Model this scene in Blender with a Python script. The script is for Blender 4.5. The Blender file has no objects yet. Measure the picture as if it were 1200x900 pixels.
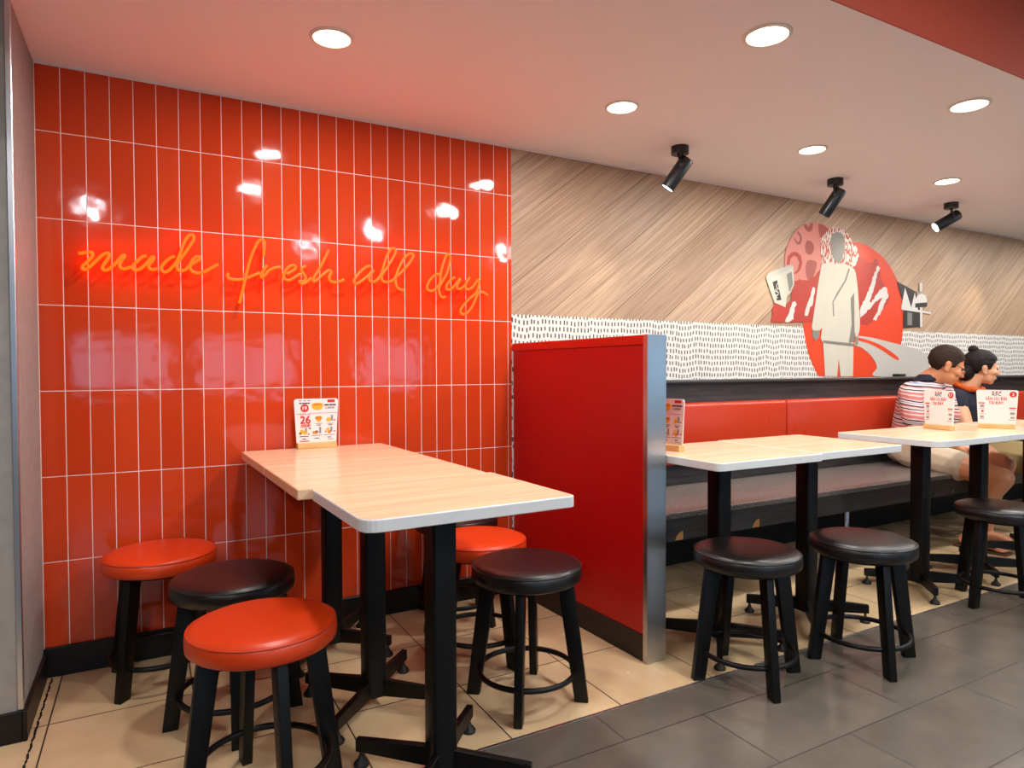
import bpy, bmesh, math, random
from mathutils import Vector, Matrix, Euler, noise
from mathutils.geometry import tessellate_polygon
random.seed(7)
scene = bpy.context.scene
COL = scene.collection

# ------------------------------------------------------------------ camera
cam_d = bpy.data.cameras.new('camera')
cam = bpy.data.objects.new('camera', cam_d); COL.objects.link(cam)
R_ = Vector((0.8768742, -0.4807076, -0.0034251)); U_ = Vector((0.0135546, 0.0176021, 0.9997532)); F_ = Vector((0.4805287, 0.8767043, -0.0219507))
m = Matrix((R_, U_, -F_)).transposed().to_4x4()
m.translation = Vector((0.0, -2.822, 1.08))
cam.matrix_world = m
cam_d.sensor_width = 36.0
cam_d.lens = 776.57 / 1200 * 36.0
cam_d.clip_start = 0.02
scene.camera = cam

# ------------------------------------------------------------------ colour management / world
scene.view_settings.view_transform = 'Standard'
scene.view_settings.look = 'None'
scene.view_settings.gamma = 1.0
scene.view_settings.use_curve_mapping = False
scene.view_settings.exposure = -0.06
world = bpy.data.worlds.new('world'); scene.world = world
world.use_nodes = True
world.node_tree.nodes['Background'].inputs[0].default_value = (0.36, 0.68, 1.0, 1)
world.node_tree.nodes['Background'].inputs[1].default_value = 5.0

DOWNLIGHT_W = 9.0
REAR_LIGHT_W = 27.0
SPOT_W = 9.0
WARM = (1.0, 0.975, 0.95)
NEUTRAL = (0.98, 0.985, 1.0)

ZC = 2.153       # ceiling over the seating
YE = -1.555      # front edge of that ceiling
ZH = 2.55        # higher ceiling over the aisle

# ------------------------------------------------------------------ helpers
def lin(c):
    return tuple(((v / 255) / 12.92 if v / 255 <= 0.04045 else ((v / 255 + 0.055) / 1.055) ** 2.4) for v in c) + (1.0,)

def new_mat(name):
    mt = bpy.data.materials.new(name); mt.use_nodes = True
    nt = mt.node_tree
    return mt, nt, nt.nodes['Principled BSDF']

def N(nt, typ, **kw):
    n = nt.nodes.new(typ)
    for k, v in kw.items():
        if k.startswith('i_'):
            n.inputs[int(k[2:])].default_value = v
        else:
            setattr(n, k, v)
    return n

def math_node(nt, op, a, b=None, c=None):
    n = nt.nodes.new('ShaderNodeMath'); n.operation = op
    for i, v in enumerate((a, b, c)):
        if v is None: continue
        if isinstance(v, (int, float)): n.inputs[i].default_value = v
        else: nt.links.new(v, n.inputs[i])
    return n.outputs[0]

def mix_col(nt, fac, a, b, blend='MIX'):
    n = nt.nodes.new('ShaderNodeMix'); n.data_type = 'RGBA'; n.blend_type = blend
    for sock, v in ((n.inputs[0], fac), (n.inputs[6], a), (n.inputs[7], b)):
        if isinstance(v, (int, float, tuple)): sock.default_value = v
        else: nt.links.new(v, sock)
    return n.outputs[2]

def simple(name, rgb, rough=0.5, metal=0.0, spec=0.5, bump=0.0, bscale=60, var=0.0, vscale=8, coat=0.0):
    mt, nt, b = new_mat(name)
    c = lin(rgb)
    b.inputs['Base Color'].default_value = c
    b.inputs['Roughness'].default_value = rough
    b.inputs['Metallic'].default_value = metal
    b.inputs['Specular IOR Level'].default_value = spec
    b.inputs['Coat Weight'].default_value = coat
    tc = N(nt, 'ShaderNodeTexCoord')
    if bump:
        ns = N(nt, 'ShaderNodeTexNoise'); ns.inputs['Scale'].default_value = bscale; ns.inputs['Detail'].default_value = 4
        nt.links.new(tc.outputs['Object'], ns.inputs['Vector'])
        bp = N(nt, 'ShaderNodeBump'); bp.inputs['Strength'].default_value = bump; bp.inputs['Distance'].default_value = 0.004
        nt.links.new(ns.outputs['Fac'], bp.inputs['Height']); nt.links.new(bp.outputs['Normal'], b.inputs['Normal'])
    if var:
        ns = N(nt, 'ShaderNodeTexNoise'); ns.inputs['Scale'].default_value = vscale; ns.inputs['Detail'].default_value = 5
        nt.links.new(tc.outputs['Object'], ns.inputs['Vector'])
        d = tuple(max(0, v * (1 - var)) for v in c[:3]) + (1,); e = tuple(min(1, v * (1 + var)) for v in c[:3]) + (1,)
        nt.links.new(mix_col(nt, ns.outputs['Fac'], d, e), b.inputs['Base Color'])
    return mt

def emissive(name, rgb, strength):
    mt, nt, b = new_mat(name)
    b.inputs['Base Color'].default_value = lin(rgb)
    b.inputs['Emission Color'].default_value = lin(rgb)
    b.inputs['Emission Strength'].default_value = strength
    return mt

def obj(name, bm, mat, parent=None, loc=None, rot=None, smooth=False, angle=40):
    me = bpy.data.meshes.new(name)
    bmesh.ops.recalc_face_normals(bm, faces=bm.faces)
    bm.to_mesh(me); bm.free()
    if mat is not None: me.materials.append(mat)
    if smooth:
        me.polygons.foreach_set('use_smooth', [True] * len(me.polygons))
        if angle: me.set_sharp_from_angle(angle=math.radians(angle))
    o = bpy.data.objects.new(name, me); COL.objects.link(o)
    if parent is not None: o.parent = parent
    if loc is not None: o.location = loc
    if rot is not None: o.rotation_euler = rot
    return o

def thing(name, label, cat, loc=(0, 0, 0), rz=0.0, group=None):
    o = bpy.data.objects.new(name, None); COL.objects.link(o)
    o.empty_display_size = 0.05
    o.location = loc; o.rotation_euler = (0, 0, rz)
    tag(o, label, cat, group)
    return o

def tag(o, label, cat, group=None):
    o['label'] = label; o['category'] = cat
    if group: o['group'] = group
    return o

def struct(name, bm, mat, **k):
    o = obj(name, bm, mat, **k); o['kind'] = 'structure'
    return o

def dup(root, loc, rz, label, group=None):
    r = root.copy(); COL.objects.link(r); r.location = loc; r.rotation_euler = (0, 0, rz)
    r['label'] = label
    if group: r['group'] = group
    for ch in list(root.children):
        c = ch.copy(); COL.objects.link(c); c.parent = r
        for g in list(ch.children):
            q = g.copy(); COL.objects.link(q); q.parent = c
    return r

def add_box(bm, lo, hi, bevel=0.0, seg=2, mat=None):
    r = bmesh.ops.create_cube(bm, size=1.0)
    vs = r['verts']
    for v in vs:
        v.co = Vector([(lo[i] + hi[i]) / 2 + v.co[i] * (hi[i] - lo[i]) for i in range(3)])
    if bevel:
        es = list({e for v in vs for e in v.link_edges})
        r2 = bmesh.ops.bevel(bm, geom=es, offset=bevel, segments=seg, affect='EDGES', profile=0.5)
        vs = list({v for f in r2['faces'] for v in f.verts} | {v for v in vs if v.is_valid})
    if mat is not None:
        bmesh.ops.transform(bm, matrix=mat, verts=vs)
    return vs

def box(lo, hi, bevel=0.0, seg=2):
    bm = bmesh.new(); add_box(bm, lo, hi, bevel, seg); return bm

def add_cyl(bm, r1, r2, z0, z1, n=32, mat=None):
    ring = []
    for z, r in ((z0, r1), (z1, r2)):
        ring.append([bm.verts.new((r * math.cos(2 * math.pi * k / n), r * math.sin(2 * math.pi * k / n), z)) for k in range(n)])
    for k in range(n):
        bm.faces.new((ring[0][k], ring[0][(k + 1) % n], ring[1][(k + 1) % n], ring[1][k]))
    bm.faces.new(ring[0][::-1]); bm.faces.new(ring[1])
    vs = ring[0] + ring[1]
    if mat is not None: bmesh.ops.transform(bm, matrix=mat, verts=vs)
    return vs

def add_lathe(bm, prof, n=48, mat=None):
    rings = []; vs = []
    for r, z in prof:
        if r < 1e-6:
            v = bm.verts.new((0, 0, z)); rings.append([v]); vs.append(v)
        else:
            rg = [bm.verts.new((r * math.cos(2 * math.pi * k / n), r * math.sin(2 * math.pi * k / n), z)) for k in range(n)]
            rings.append(rg); vs += rg
    for a, b in zip(rings[:-1], rings[1:]):
        if len(a) == 1 and len(b) == 1: continue
        for k in range(n):
            k2 = (k + 1) % n
            if len(a) == 1: bm.faces.new((a[0], b[k], b[k2]))
            elif len(b) == 1: bm.faces.new((a[k], a[k2], b[0]))
            else: bm.faces.new((a[k], a[k2], b[k2], b[k]))
    if mat is not None: bmesh.ops.transform(bm, matrix=mat, verts=vs)
    return vs

def add_torus(bm, R, r, z=0.0, n=48, k=10):
    g = [[bm.verts.new(((R + r * math.cos(2 * math.pi * j / k)) * math.cos(2 * math.pi * i / n),
                        (R + r * math.cos(2 * math.pi * j / k)) * math.sin(2 * math.pi * i / n),
                        z + r * math.sin(2 * math.pi * j / k))) for j in range(k)] for i in range(n)]
    for i in range(n):
        for j in range(k):
            bm.faces.new((g[i][j], g[(i + 1) % n][j], g[(i + 1) % n][(j + 1) % k], g[i][(j + 1) % k]))

def add_tube(bm, pts, r, n=10):
    pts = [Vector(p) for p in pts]; rings = []
    up = Vector((0, 1, 0.013))
    for i, p in enumerate(pts):
        t = (pts[min(i + 1, len(pts) - 1)] - pts[max(i - 1, 0)]).normalized()
        a = t.cross(up)
        if a.length < 1e-4: a = t.cross(Vector((1, 0, 0)))
        a.normalize(); b = t.cross(a).normalized()
        rings.append([bm.verts.new(p + r * (a * math.cos(2 * math.pi * k / n) + b * math.sin(2 * math.pi * k / n))) for k in range(n)])
    for A, B in zip(rings[:-1], rings[1:]):
        for k in range(n):
            bm.faces.new((A[k], A[(k + 1) % n], B[(k + 1) % n], B[k]))
    bm.faces.new(rings[0][::-1]); bm.faces.new(rings[-1])

def add_prism(bm, poly, depth, mat=None, axis='xz', y0=0.0):
    # poly in the x,z plane, extruded towards -y by depth from y0
    f = [bm.verts.new((a, y0 - depth, b)) for a, b in poly]
    k = [bm.verts.new((a, y0, b)) for a, b in poly]
    n = len(poly)
    for t in tessellate_polygon([[Vector((a, b, 0)) for a, b in poly]]):
        try:
            bm.faces.new([f[i] for i in t]); bm.faces.new([k[i] for i in reversed(t)])
        except ValueError: pass
    for i in range(n):
        bm.faces.new((f[i], k[i], k[(i + 1) % n], f[(i + 1) % n]))
    if mat is not None: bmesh.ops.transform(bm, matrix=mat, verts=f + k)
    return f + k

def rounded_rect(w0, w1, h, r, n=6):
    r4 = r if isinstance(r, (tuple, list)) else (r,) * 4
    # trapezoid: width w0 at the bottom, w1 at the top, centred on x, z from 0 to h
    cs = [(-w0 / 2, 0), (w0 / 2, 0), (w1 / 2, h), (-w1 / 2, h)]
    out = []
    for i in range(4):
        p = Vector(cs[i]); a = (Vector(cs[i - 1]) - p).normalized(); b = (Vector(cs[(i + 1) % 4]) - p).normalized()
        rr = r4[i]
        s = p + a * rr; e = p + b * rr
        for k in range(n + 1):
            t = k / n
            q = (1 - t) ** 2 * s + 2 * t * (1 - t) * p + t * t * e
            out.append((q.x, q.y))
    return out

def smooth_path(pts, per=6):
    pts = [Vector(p) for p in pts]; out = []
    for i in range(len(pts) - 1):
        p0 = pts[max(i - 1, 0)]; p1 = pts[i]; p2 = pts[i + 1]; p3 = pts[min(i + 2, len(pts) - 1)]
        for k in range(per):
            t = k / per
            out.append(0.5 * ((2 * p1) + (p2 - p0) * t + (2 * p0 - 5 * p1 + 4 * p2 - p3) * t * t + (3 * p1 - p0 - 3 * p2 + p3) * t ** 3))
    out.append(pts[-1])
    return out

def text_bm(s, size, depth=0.0004, bold=0.0, align='CENTER'):
    cu = bpy.data.curves.new('txt', 'FONT'); cu.body = s; cu.size = size; cu.extrude = depth
    cu.align_x = align; cu.align_y = 'CENTER'
    o = bpy.data.objects.new('txt', cu); COL.objects.link(o)
    dg = bpy.context.evaluated_depsgraph_get()
    me = bpy.data.meshes.new_from_object(o.evaluated_get(dg))
    bpy.data.objects.remove(o); bpy.data.curves.remove(cu)
    bm = bmesh.new(); bm.from_mesh(me)
    if bold:
        for q, (dx, dy) in enumerate(((bold, 0), (0, bold), (bold, bold))):
            n0 = len(bm.verts); bm.from_mesh(me); bm.verts.ensure_lookup_table()
            bmesh.ops.translate(bm, vec=(dx, dy, 0.00004 * (q + 1)), verts=bm.verts[n0:])
    bpy.data.meshes.remove(me)
    # text lies in xy: stand it up in xz, facing -y
    if align == 'CENTER':
        xs = [v.co.x for v in bm.verts]; ys = [v.co.y for v in bm.verts]
        bmesh.ops.translate(bm, vec=(-(min(xs) + max(xs)) / 2, -(min(ys) + max(ys)) / 2, 0), verts=bm.verts)
    bmesh.ops.transform(bm, matrix=Matrix.Rotation(math.pi / 2, 4, 'X'), verts=bm.verts)
    return bm

def stand(bm, x, y, z):
    bmesh.ops.translate(bm, vec=(x, y, z), verts=bm.verts); return bm

# ------------------------------------------------------------------ materials
def coords(nt):
    tc = N(nt, 'ShaderNodeTexCoord')
    sp = N(nt, 'ShaderNodeSeparateXYZ'); nt.links.new(tc.outputs['Object'], sp.inputs[0])
    return tc, sp.outputs[0], sp.outputs[1], sp.outputs[2]

def grid_mask(nt, u, v, tw, th, g):
    # 1 on the joint, 0 on the tile; also returns cell id vector
    fu = math_node(nt, 'FRACT', u); fv = math_node(nt, 'FRACT', v)
    eu = math_node(nt, 'MULTIPLY', math_node(nt, 'MINIMUM', fu, math_node(nt, 'SUBTRACT', 1.0, fu)), tw)
    ev = math_node(nt, 'MULTIPLY', math_node(nt, 'MINIMUM', fv, math_node(nt, 'SUBTRACT', 1.0, fv)), th)
    e = math_node(nt, 'MINIMUM', eu, ev)
    mr = N(nt, 'ShaderNodeMapRange'); nt.links.new(e, mr.inputs[0])
    mr.inputs[1].default_value = g * 0.75; mr.inputs[2].default_value = g * 1.25; mr.inputs[3].default_value = 1; mr.inputs[4].default_value = 0
    cm = N(nt, 'ShaderNodeCombineXYZ')
    nt.links.new(math_node(nt, 'FLOOR', u), cm.inputs[0]); nt.links.new(math_node(nt, 'FLOOR', v), cm.inputs[1])
    wn = N(nt, 'ShaderNodeTexWhiteNoise'); wn.noise_dimensions = '3D'; nt.links.new(cm.outputs[0], wn.inputs['Vector'])
    return mr.outputs[0], wn

def make_tile_wall():
    mt, nt, b = new_mat('red_glazed_tile')
    tc, x, y, z = coords(nt)
    u = math_node(nt, 'DIVIDE', math_node(nt, 'ADD', x, 0.3347), 0.0744)
    v = math_node(nt, 'DIVIDE', math_node(nt, 'SUBTRACT', z, 1.9166 - 6 * 0.3025), 0.3025)
    mask, wn = grid_mask(nt, u, v, 0.0744, 0.3025, 0.0013)
    base = mix_col(nt, wn.outputs['Value'], lin((197, 60, 24)), lin((207, 69, 30)))
    nt.links.new(mix_col(nt, mask, base, lin((238, 220, 208))), b.inputs['Base Color'])
    nt.links.new(math_node(nt, 'MULTIPLY_ADD', mask, 0.6, 0.065), b.inputs['Roughness'])
    b.inputs['Specular IOR Level'].default_value = 0.36
    ns = N(nt, 'ShaderNodeTexNoise'); ns.inputs['Scale'].default_value = 14; ns.inputs['Detail'].default_value = 1
    nt.links.new(tc.outputs['Object'], ns.inputs['Vector'])
    ns2 = N(nt, 'ShaderNodeTexNoise'); ns2.inputs['Scale'].default_value = 260; ns2.inputs['Detail'].default_value = 1
    nt.links.new(tc.outputs['Object'], ns2.inputs['Vector'])
    h = math_node(nt, 'ADD', math_node(nt, 'MULTIPLY', ns.outputs['Fac'], 1.0), math_node(nt, 'MULTIPLY', ns2.outputs['Fac'], 0.05))
    h = math_node(nt, 'SUBTRACT', h, math_node(nt, 'MULTIPLY', mask, 0.8))
    bp = N(nt, 'ShaderNodeBump'); bp.inputs['Strength'].default_value = 0.35; bp.inputs['Distance'].default_value = 0.0022
    nt.links.new(h, bp.inputs['Height'])
    # every tile sits at a very slightly different tilt
    geo = N(nt, 'ShaderNodeNewGeometry')
    sub = N(nt, 'ShaderNodeVectorMath'); sub.operation = 'SUBTRACT'; nt.links.new(wn.outputs['Color'], sub.inputs[0]); sub.inputs[1].default_value = (0.5, 0.5, 0.5)
    sc = N(nt, 'ShaderNodeVectorMath'); sc.operation = 'SCALE'; nt.links.new(sub.outputs[0], sc.inputs[0]); sc.inputs['Scale'].default_value = 0.012
    ad = N(nt, 'ShaderNodeVectorMath'); ad.operation = 'ADD'; nt.links.new(geo.outputs['Normal'], ad.inputs[0]); nt.links.new(sc.outputs[0], ad.inputs[1])
    no = N(nt, 'ShaderNodeVectorMath'); no.operation = 'NORMALIZE'; nt.links.new(ad.outputs[0], no.inputs[0])
    nt.links.new(no.outputs[0], bp.inputs['Normal'])
    nt.links.new(bp.outputs['Normal'], b.inputs['Normal'])
    return mt

def make_wood_wall():
    mt, nt, b = new_mat('diagonal_oak_boards')
    tc, x, y, z = coords(nt)
    a = math.atan(0.766)
    ca, sa = math.cos(a), math.sin(a)
    al = math_node(nt, 'ADD', math_node(nt, 'MULTIPLY', x, ca), math_node(nt, 'MULTIPLY', z, sa))
    ac = math_node(nt, 'SUBTRACT', math_node(nt, 'MULTIPLY', x, sa), math_node(nt, 'MULTIPLY', z, ca))
    W = 0.376 * sa
    off = 1.777 * sa - 1.374 * ca
    u = math_node(nt, 'DIVIDE', math_node(nt, 'SUBTRACT', ac, off), W)
    f = math_node(nt, 'FRACT', u)
    e = math_node(nt, 'MULTIPLY', math_node(nt, 'MINIMUM', f, math_node(nt, 'SUBTRACT', 1.0, f)), W)
    j = math_node(nt, 'LESS_THAN', e, 0.0014)
    wn = N(nt, 'ShaderNodeTexWhiteNoise'); wn.noise_dimensions = '1D'; nt.links.new(math_node(nt, 'FLOOR', u), wn.inputs['W'])
    cm = N(nt, 'ShaderNodeCombineXYZ')
    nt.links.new(math_node(nt, 'MULTIPLY', al, 2.2), cm.inputs[0]); nt.links.new(math_node(nt, 'MULTIPLY', ac, 130.0), cm.inputs[1])
    nt.links.new(math_node(nt, 'MULTIPLY', wn.outputs['Value'], 40.0), cm.inputs[2])
    ns = N(nt, 'ShaderNodeTexNoise'); ns.inputs['Scale'].default_value = 1.0; ns.inputs['Detail'].default_value = 6; ns.inputs['Roughness'].default_value = 0.65
    nt.links.new(cm.outputs[0], ns.inputs['Vector'])
    cr = N(nt, 'ShaderNodeValToRGB'); nt.links.new(ns.outputs['Fac'], cr.inputs[0])
    cr.color_ramp.elements[0].position = 0.34; cr.color_ramp.elements[0].color = lin((158, 130, 106))
    cr.color_ramp.elements[1].position = 0.62; cr.color_ramp.elements[1].color = lin((202, 176, 148))
    tone = mix_col(nt, wn.outputs['Value'], lin((226, 216, 210)), lin((255, 252, 247)))
    c = mix_col(nt, 1.0, cr.outputs[0], tone, 'MULTIPLY')
    nt.links.new(mix_col(nt, j, c, lin((96, 70, 52))), b.inputs['Base Color'])
    b.inputs['Roughness'].default_value = 0.5
    bp = N(nt, 'ShaderNodeBump'); bp.inputs['Strength'].default_value = 0.15; bp.inputs['Distance'].default_value = 0.001
    nt.links.new(ns.outputs['Fac'], bp.inputs['Height']); nt.links.new(bp.outputs['Normal'], b.inputs['Normal'])
    return mt

def make_dash_band():
    mt, nt, b = new_mat('white_band_with_black_dashes')
    tc, x, y, z = coords(nt)
    ns = N(nt, 'ShaderNodeTexNoise'); ns.inputs['Scale'].default_value = 7; ns.inputs['Detail'].default_value = 2
    cmx = N(nt, 'ShaderNodeCombineXYZ'); nt.links.new(x, cmx.inputs[0])
    nt.links.new(cmx.outputs[0], ns.inputs['Vector'])
    wz = math_node(nt, 'MULTIPLY_ADD', ns.outputs['Fac'], 0.055, z)
    v = math_node(nt, 'DIVIDE', wz, 0.034)
    row = math_node(nt, 'FLOOR', v)
    wr = N(nt, 'ShaderNodeTexWhiteNoise'); wr.noise_dimensions = '1D'; nt.links.new(row, wr.inputs['W'])
    u = math_node(nt, 'ADD', math_node(nt, 'DIVIDE', x, 0.0215), math_node(nt, 'MULTIPLY', wr.outputs['Value'], 7.0))
    cm = N(nt, 'ShaderNodeCombineXYZ'); nt.links.new(math_node(nt, 'FLOOR', u), cm.inputs[0]); nt.links.new(row, cm.inputs[1])
    wn = N(nt, 'ShaderNodeTexWhiteNoise'); wn.noise_dimensions = '2D'; nt.links.new(cm.outputs[0], wn.inputs['Vector'])
    sc = N(nt, 'ShaderNodeSeparateColor'); nt.links.new(wn.outputs['Color'], sc.inputs[0])
    fu = math_node(nt, 'FRACT', u); fv = math_node(nt, 'FRACT', v)
    cu = math_node(nt, 'ABSOLUTE', math_node(nt, 'SUBTRACT', fu, math_node(nt, 'MULTIPLY_ADD', sc.outputs[0], 0.3, 0.35)))
    du = math_node(nt, 'LESS_THAN', cu, math_node(nt, 'MULTIPLY_ADD', sc.outputs[1], 0.05, 0.165))
    cv = math_node(nt, 'ABSOLUTE', math_node(nt, 'SUBTRACT', fv, math_node(nt, 'MULTIPLY_ADD', sc.outputs[2], 0.1, 0.45)))
    dv = math_node(nt, 'LESS_THAN', cv, math_node(nt, 'MULTIPLY_ADD', sc.outputs[0], 0.08, 0.27))
    msk = math_node(nt, 'MULTIPLY', du, dv)
    ink = mix_col(nt, sc.outputs[1], lin((30, 29, 28)), lin((92, 88, 82)))
    nt.links.new(mix_col(nt, msk, lin((222, 218, 210)), ink), b.inputs['Base Color'])
    b.inputs['Roughness'].default_value = 0.4
    return mt

def make_floor(name, c1, c2, joint, tx, ty, ox, oy, stagger, g, rough, spec=0.5):
    mt, nt, b = new_mat(name)
    tc, x, y, z = coords(nt)
    v = math_node(nt, 'DIVIDE', math_node(nt, 'SUBTRACT', y, oy), ty)
    u = math_node(nt, 'DIVIDE', math_node(nt, 'SUBTRACT', x, ox), tx)
    if stagger:
        u = math_node(nt, 'ADD', u, math_node(nt, 'MULTIPLY', math_node(nt, 'MODULO', math_node(nt, 'FLOOR', v), 2.0), stagger))
    mask, wn = grid_mask(nt, u, v, tx, ty, g)
    ns = N(nt, 'ShaderNodeTexNoise'); ns.inputs['Scale'].default_value = 5; ns.inputs['Detail'].default_value = 7; ns.inputs['Roughness'].default_value = 0.6
    nt.links.new(tc.outputs['Object'], ns.inputs['Vector'])
    cr = N(nt, 'ShaderNodeMapRange'); nt.links.new(ns.outputs['Fac'], cr.inputs[0]); cr.inputs[1].default_value = 0.3; cr.inputs[2].default_value = 0.7
    base = mix_col(nt, cr.outputs[0], lin(c1), lin(c2))
    tone = mix_col(nt, wn.outputs['Value'], lin((240, 240, 240)), (1, 1, 1, 1))
    base = mix_col(nt, 1.0, base, tone, 'MULTIPLY')
    nt.links.new(mix_col(nt, mask, base, lin(joint)), b.inputs['Base Color'])
    nt.links.new(math_node(nt, 'ADD', rough, math_node(nt, 'ADD', math_node(nt, 'MULTIPLY', mask, 0.4), math_node(nt, 'MULTIPLY', ns.outputs['Fac'], 0.08))), b.inputs['Roughness'])
    b.inputs['Specular IOR Level'].default_value = spec
    ns2 = N(nt, 'ShaderNodeTexNoise'); ns2.inputs['Scale'].default_value = 30; nt.links.new(tc.outputs['Object'], ns2.inputs['Vector'])
    bp = N(nt, 'ShaderNodeBump'); bp.inputs['Strength'].default_value = 0.12; bp.inputs['Distance'].default_value = 0.002
    nt.links.new(math_node(nt, 'SUBTRACT', math_node(nt, 'MULTIPLY', ns2.outputs['Fac'], 0.5), math_node(nt, 'MULTIPLY', mask, 1.5)), bp.inputs['Height'])
    nt.links.new(bp.outputs['Normal'], b.inputs['Normal'])
    return mt

def make_grain(name, c1, c2, rough, sx, sy, sz, lo=0.35, hi=0.65, spec=0.5):
    mt, nt, b = new_mat(name)
    tc = N(nt, 'ShaderNodeTexCoord')
    mp = N(nt, 'ShaderNodeMapping'); mp.inputs['Scale'].default_value = (sx, sy, sz)
    nt.links.new(tc.outputs['Object'], mp.inputs[0])
    ns = N(nt, 'ShaderNodeTexNoise'); ns.inputs['Scale'].default_value = 1; ns.inputs['Detail'].default_value = 6; ns.inputs['Roughness'].default_value = 0.6
    nt.links.new(mp.outputs[0], ns.inputs['Vector'])
    cr = N(nt, 'ShaderNodeMapRange'); nt.links.new(ns.outputs['Fac'], cr.inputs[0]); cr.inputs[1].default_value = lo; cr.inputs[2].default_value = hi
    nt.links.new(mix_col(nt, cr.outputs[0], lin(c1), lin(c2)), b.inputs['Base Color'])
    b.inputs['Roughness'].default_value = rough
    b.inputs['Specular IOR Level'].default_value = spec
    return mt

def make_speckle(name, c1, c2, rough):
    mt, nt, b = new_mat(name)
    tc = N(nt, 'ShaderNodeTexCoord')
    ns = N(nt, 'ShaderNodeTexNoise'); ns.inputs['Scale'].default_value = 170; ns.inputs['Detail'].default_value = 2
    nt.links.new(tc.outputs['Object'], ns.inputs['Vector'])
    cr = N(nt, 'ShaderNodeMapRange'); nt.links.new(ns.outputs['Fac'], cr.inputs[0]); cr.inputs[1].default_value = 0.42; cr.inputs[2].default_value = 0.66
    nt.links.new(mix_col(nt, cr.outputs[0], lin(c1), lin(c2)), b.inputs['Base Color'])
    b.inputs['Roughness'].default_value = rough
    return mt

def make_steel():
    mt, nt, b = new_mat('brushed_steel')
    tc = N(nt, 'ShaderNodeTexCoord')
    mp = N(nt, 'ShaderNodeMapping'); mp.inputs['Scale'].default_value = (400, 400, 3)
    nt.links.new(tc.outputs['Object'], mp.inputs[0])
    ns = N(nt, 'ShaderNodeTexNoise'); ns.inputs['Scale'].default_value = 1; ns.inputs['Detail'].default_value = 3
    nt.links.new(mp.outputs[0], ns.inputs['Vector'])
    b.inputs['Base Color'].default_value = lin((196, 196, 198)); b.inputs['Metallic'].default_value = 1.0
    nt.links.new(math_node(nt, 'MULTIPLY_ADD', ns.outputs['Fac'], 0.15, 0.24), b.inputs['Roughness'])
    return mt

def make_stripes():
    mt, nt, b = new_mat('striped_polo_fabric')
    tc, x, y, z = coords(nt)
    ns = N(nt, 'ShaderNodeTexNoise'); ns.inputs['Scale'].default_value = 9; nt.links.new(tc.outputs['Object'], ns.inputs['Vector'])
    zz = math_node(nt, 'ADD', z, math_node(nt, 'MULTIPLY', ns.outputs['Fac'], 0.02))
    zz = math_node(nt, 'ADD', zz, math_node(nt, 'MULTIPLY', y, -0.18))
    f = math_node(nt, 'FRACT', math_node(nt, 'DIVIDE', zz, 0.118))
    cr = N(nt, 'ShaderNodeValToRGB'); cr.color_ramp.interpolation = 'CONSTANT'; nt.links.new(f, cr.inputs[0])
    st = [(0.0, (205, 120, 118)), (0.16, (232, 206, 196)), (0.22, (205, 120, 118)), (0.34, (236, 214, 206)), (0.42, (30, 32, 54)), (0.48, (236, 214, 206)),
          (0.56, (214, 140, 132)), (0.62, (30, 32, 54)), (0.68, (236, 214, 206)), (0.76, (150, 150, 190)), (0.81, (236, 214, 206)), (0.87, (30, 32, 54)), (0.93, (232, 190, 182))]
    el = cr.color_ramp.elements
    el[0].position = st[0][0]; el[0].color = lin(st[0][1]); el[1].position = st[1][0]; el[1].color = lin(st[1][1])
    for p, c in st[2:]:
        e = el.new(p); e.color = lin(c)
    nt.links.new(cr.outputs[0], b.inputs['Base Color']); b.inputs['Roughness'].default_value = 0.85
    return mt

def make_leather(name, rgb, rough):
    mt, nt, b = new_mat(name)
    tc = N(nt, 'ShaderNodeTexCoord')
    vo = N(nt, 'ShaderNodeTexVoronoi'); vo.inputs['Scale'].default_value = 320; nt.links.new(tc.outputs['Object'], vo.inputs['Vector'])
    ns = N(nt, 'ShaderNodeTexNoise'); ns.inputs['Scale'].default_value = 9; ns.inputs['Detail'].default_value = 3; nt.links.new(tc.outputs['Object'], ns.inputs['Vector'])
    bp = N(nt, 'ShaderNodeBump'); bp.inputs['Strength'].default_value = 0.22; bp.inputs['Distance'].default_value = 0.003
    nt.links.new(math_node(nt, 'ADD', math_node(nt, 'MULTIPLY', vo.outputs['Distance'], 0.12), math_node(nt, 'MULTIPLY', ns.outputs['Fac'], 1.0)), bp.inputs['Height'])
    nt.links.new(bp.outputs['Normal'], b.inputs['Normal'])
    b.inputs['Base Color'].default_value = lin(rgb)
    nt.links.new(math_node(nt, 'MULTIPLY_ADD', ns.outputs['Fac'], 0.12, rough - 0.06), b.inputs['Roughness'])
    return mt

def make_halo():
    mt, nt, b = new_mat('hatched_red_and_white')
    tc = N(nt, 'ShaderNodeTexCoord')
    mp = N(nt, 'ShaderNodeMapping'); mp.inputs['Rotation'].default_value = (0, 0.6, 0); mp.inputs['Scale'].default_value = (46, 1, 18)
    nt.links.new(tc.outputs['Object'], mp.inputs[0])
    ns = N(nt, 'ShaderNodeTexNoise'); ns.inputs['Scale'].default_value = 1.6; ns.inputs['Detail'].default_value = 1
    nt.links.new(mp.outputs[0], ns.inputs['Vector'])
    g = math_node(nt, 'GREATER_THAN', ns.outputs['Fac'], 0.5)
    nt.links.new(mix_col(nt, g, lin((178, 72, 58)), lin((210, 204, 192))), b.inputs['Base Color'])
    return mt

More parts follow.
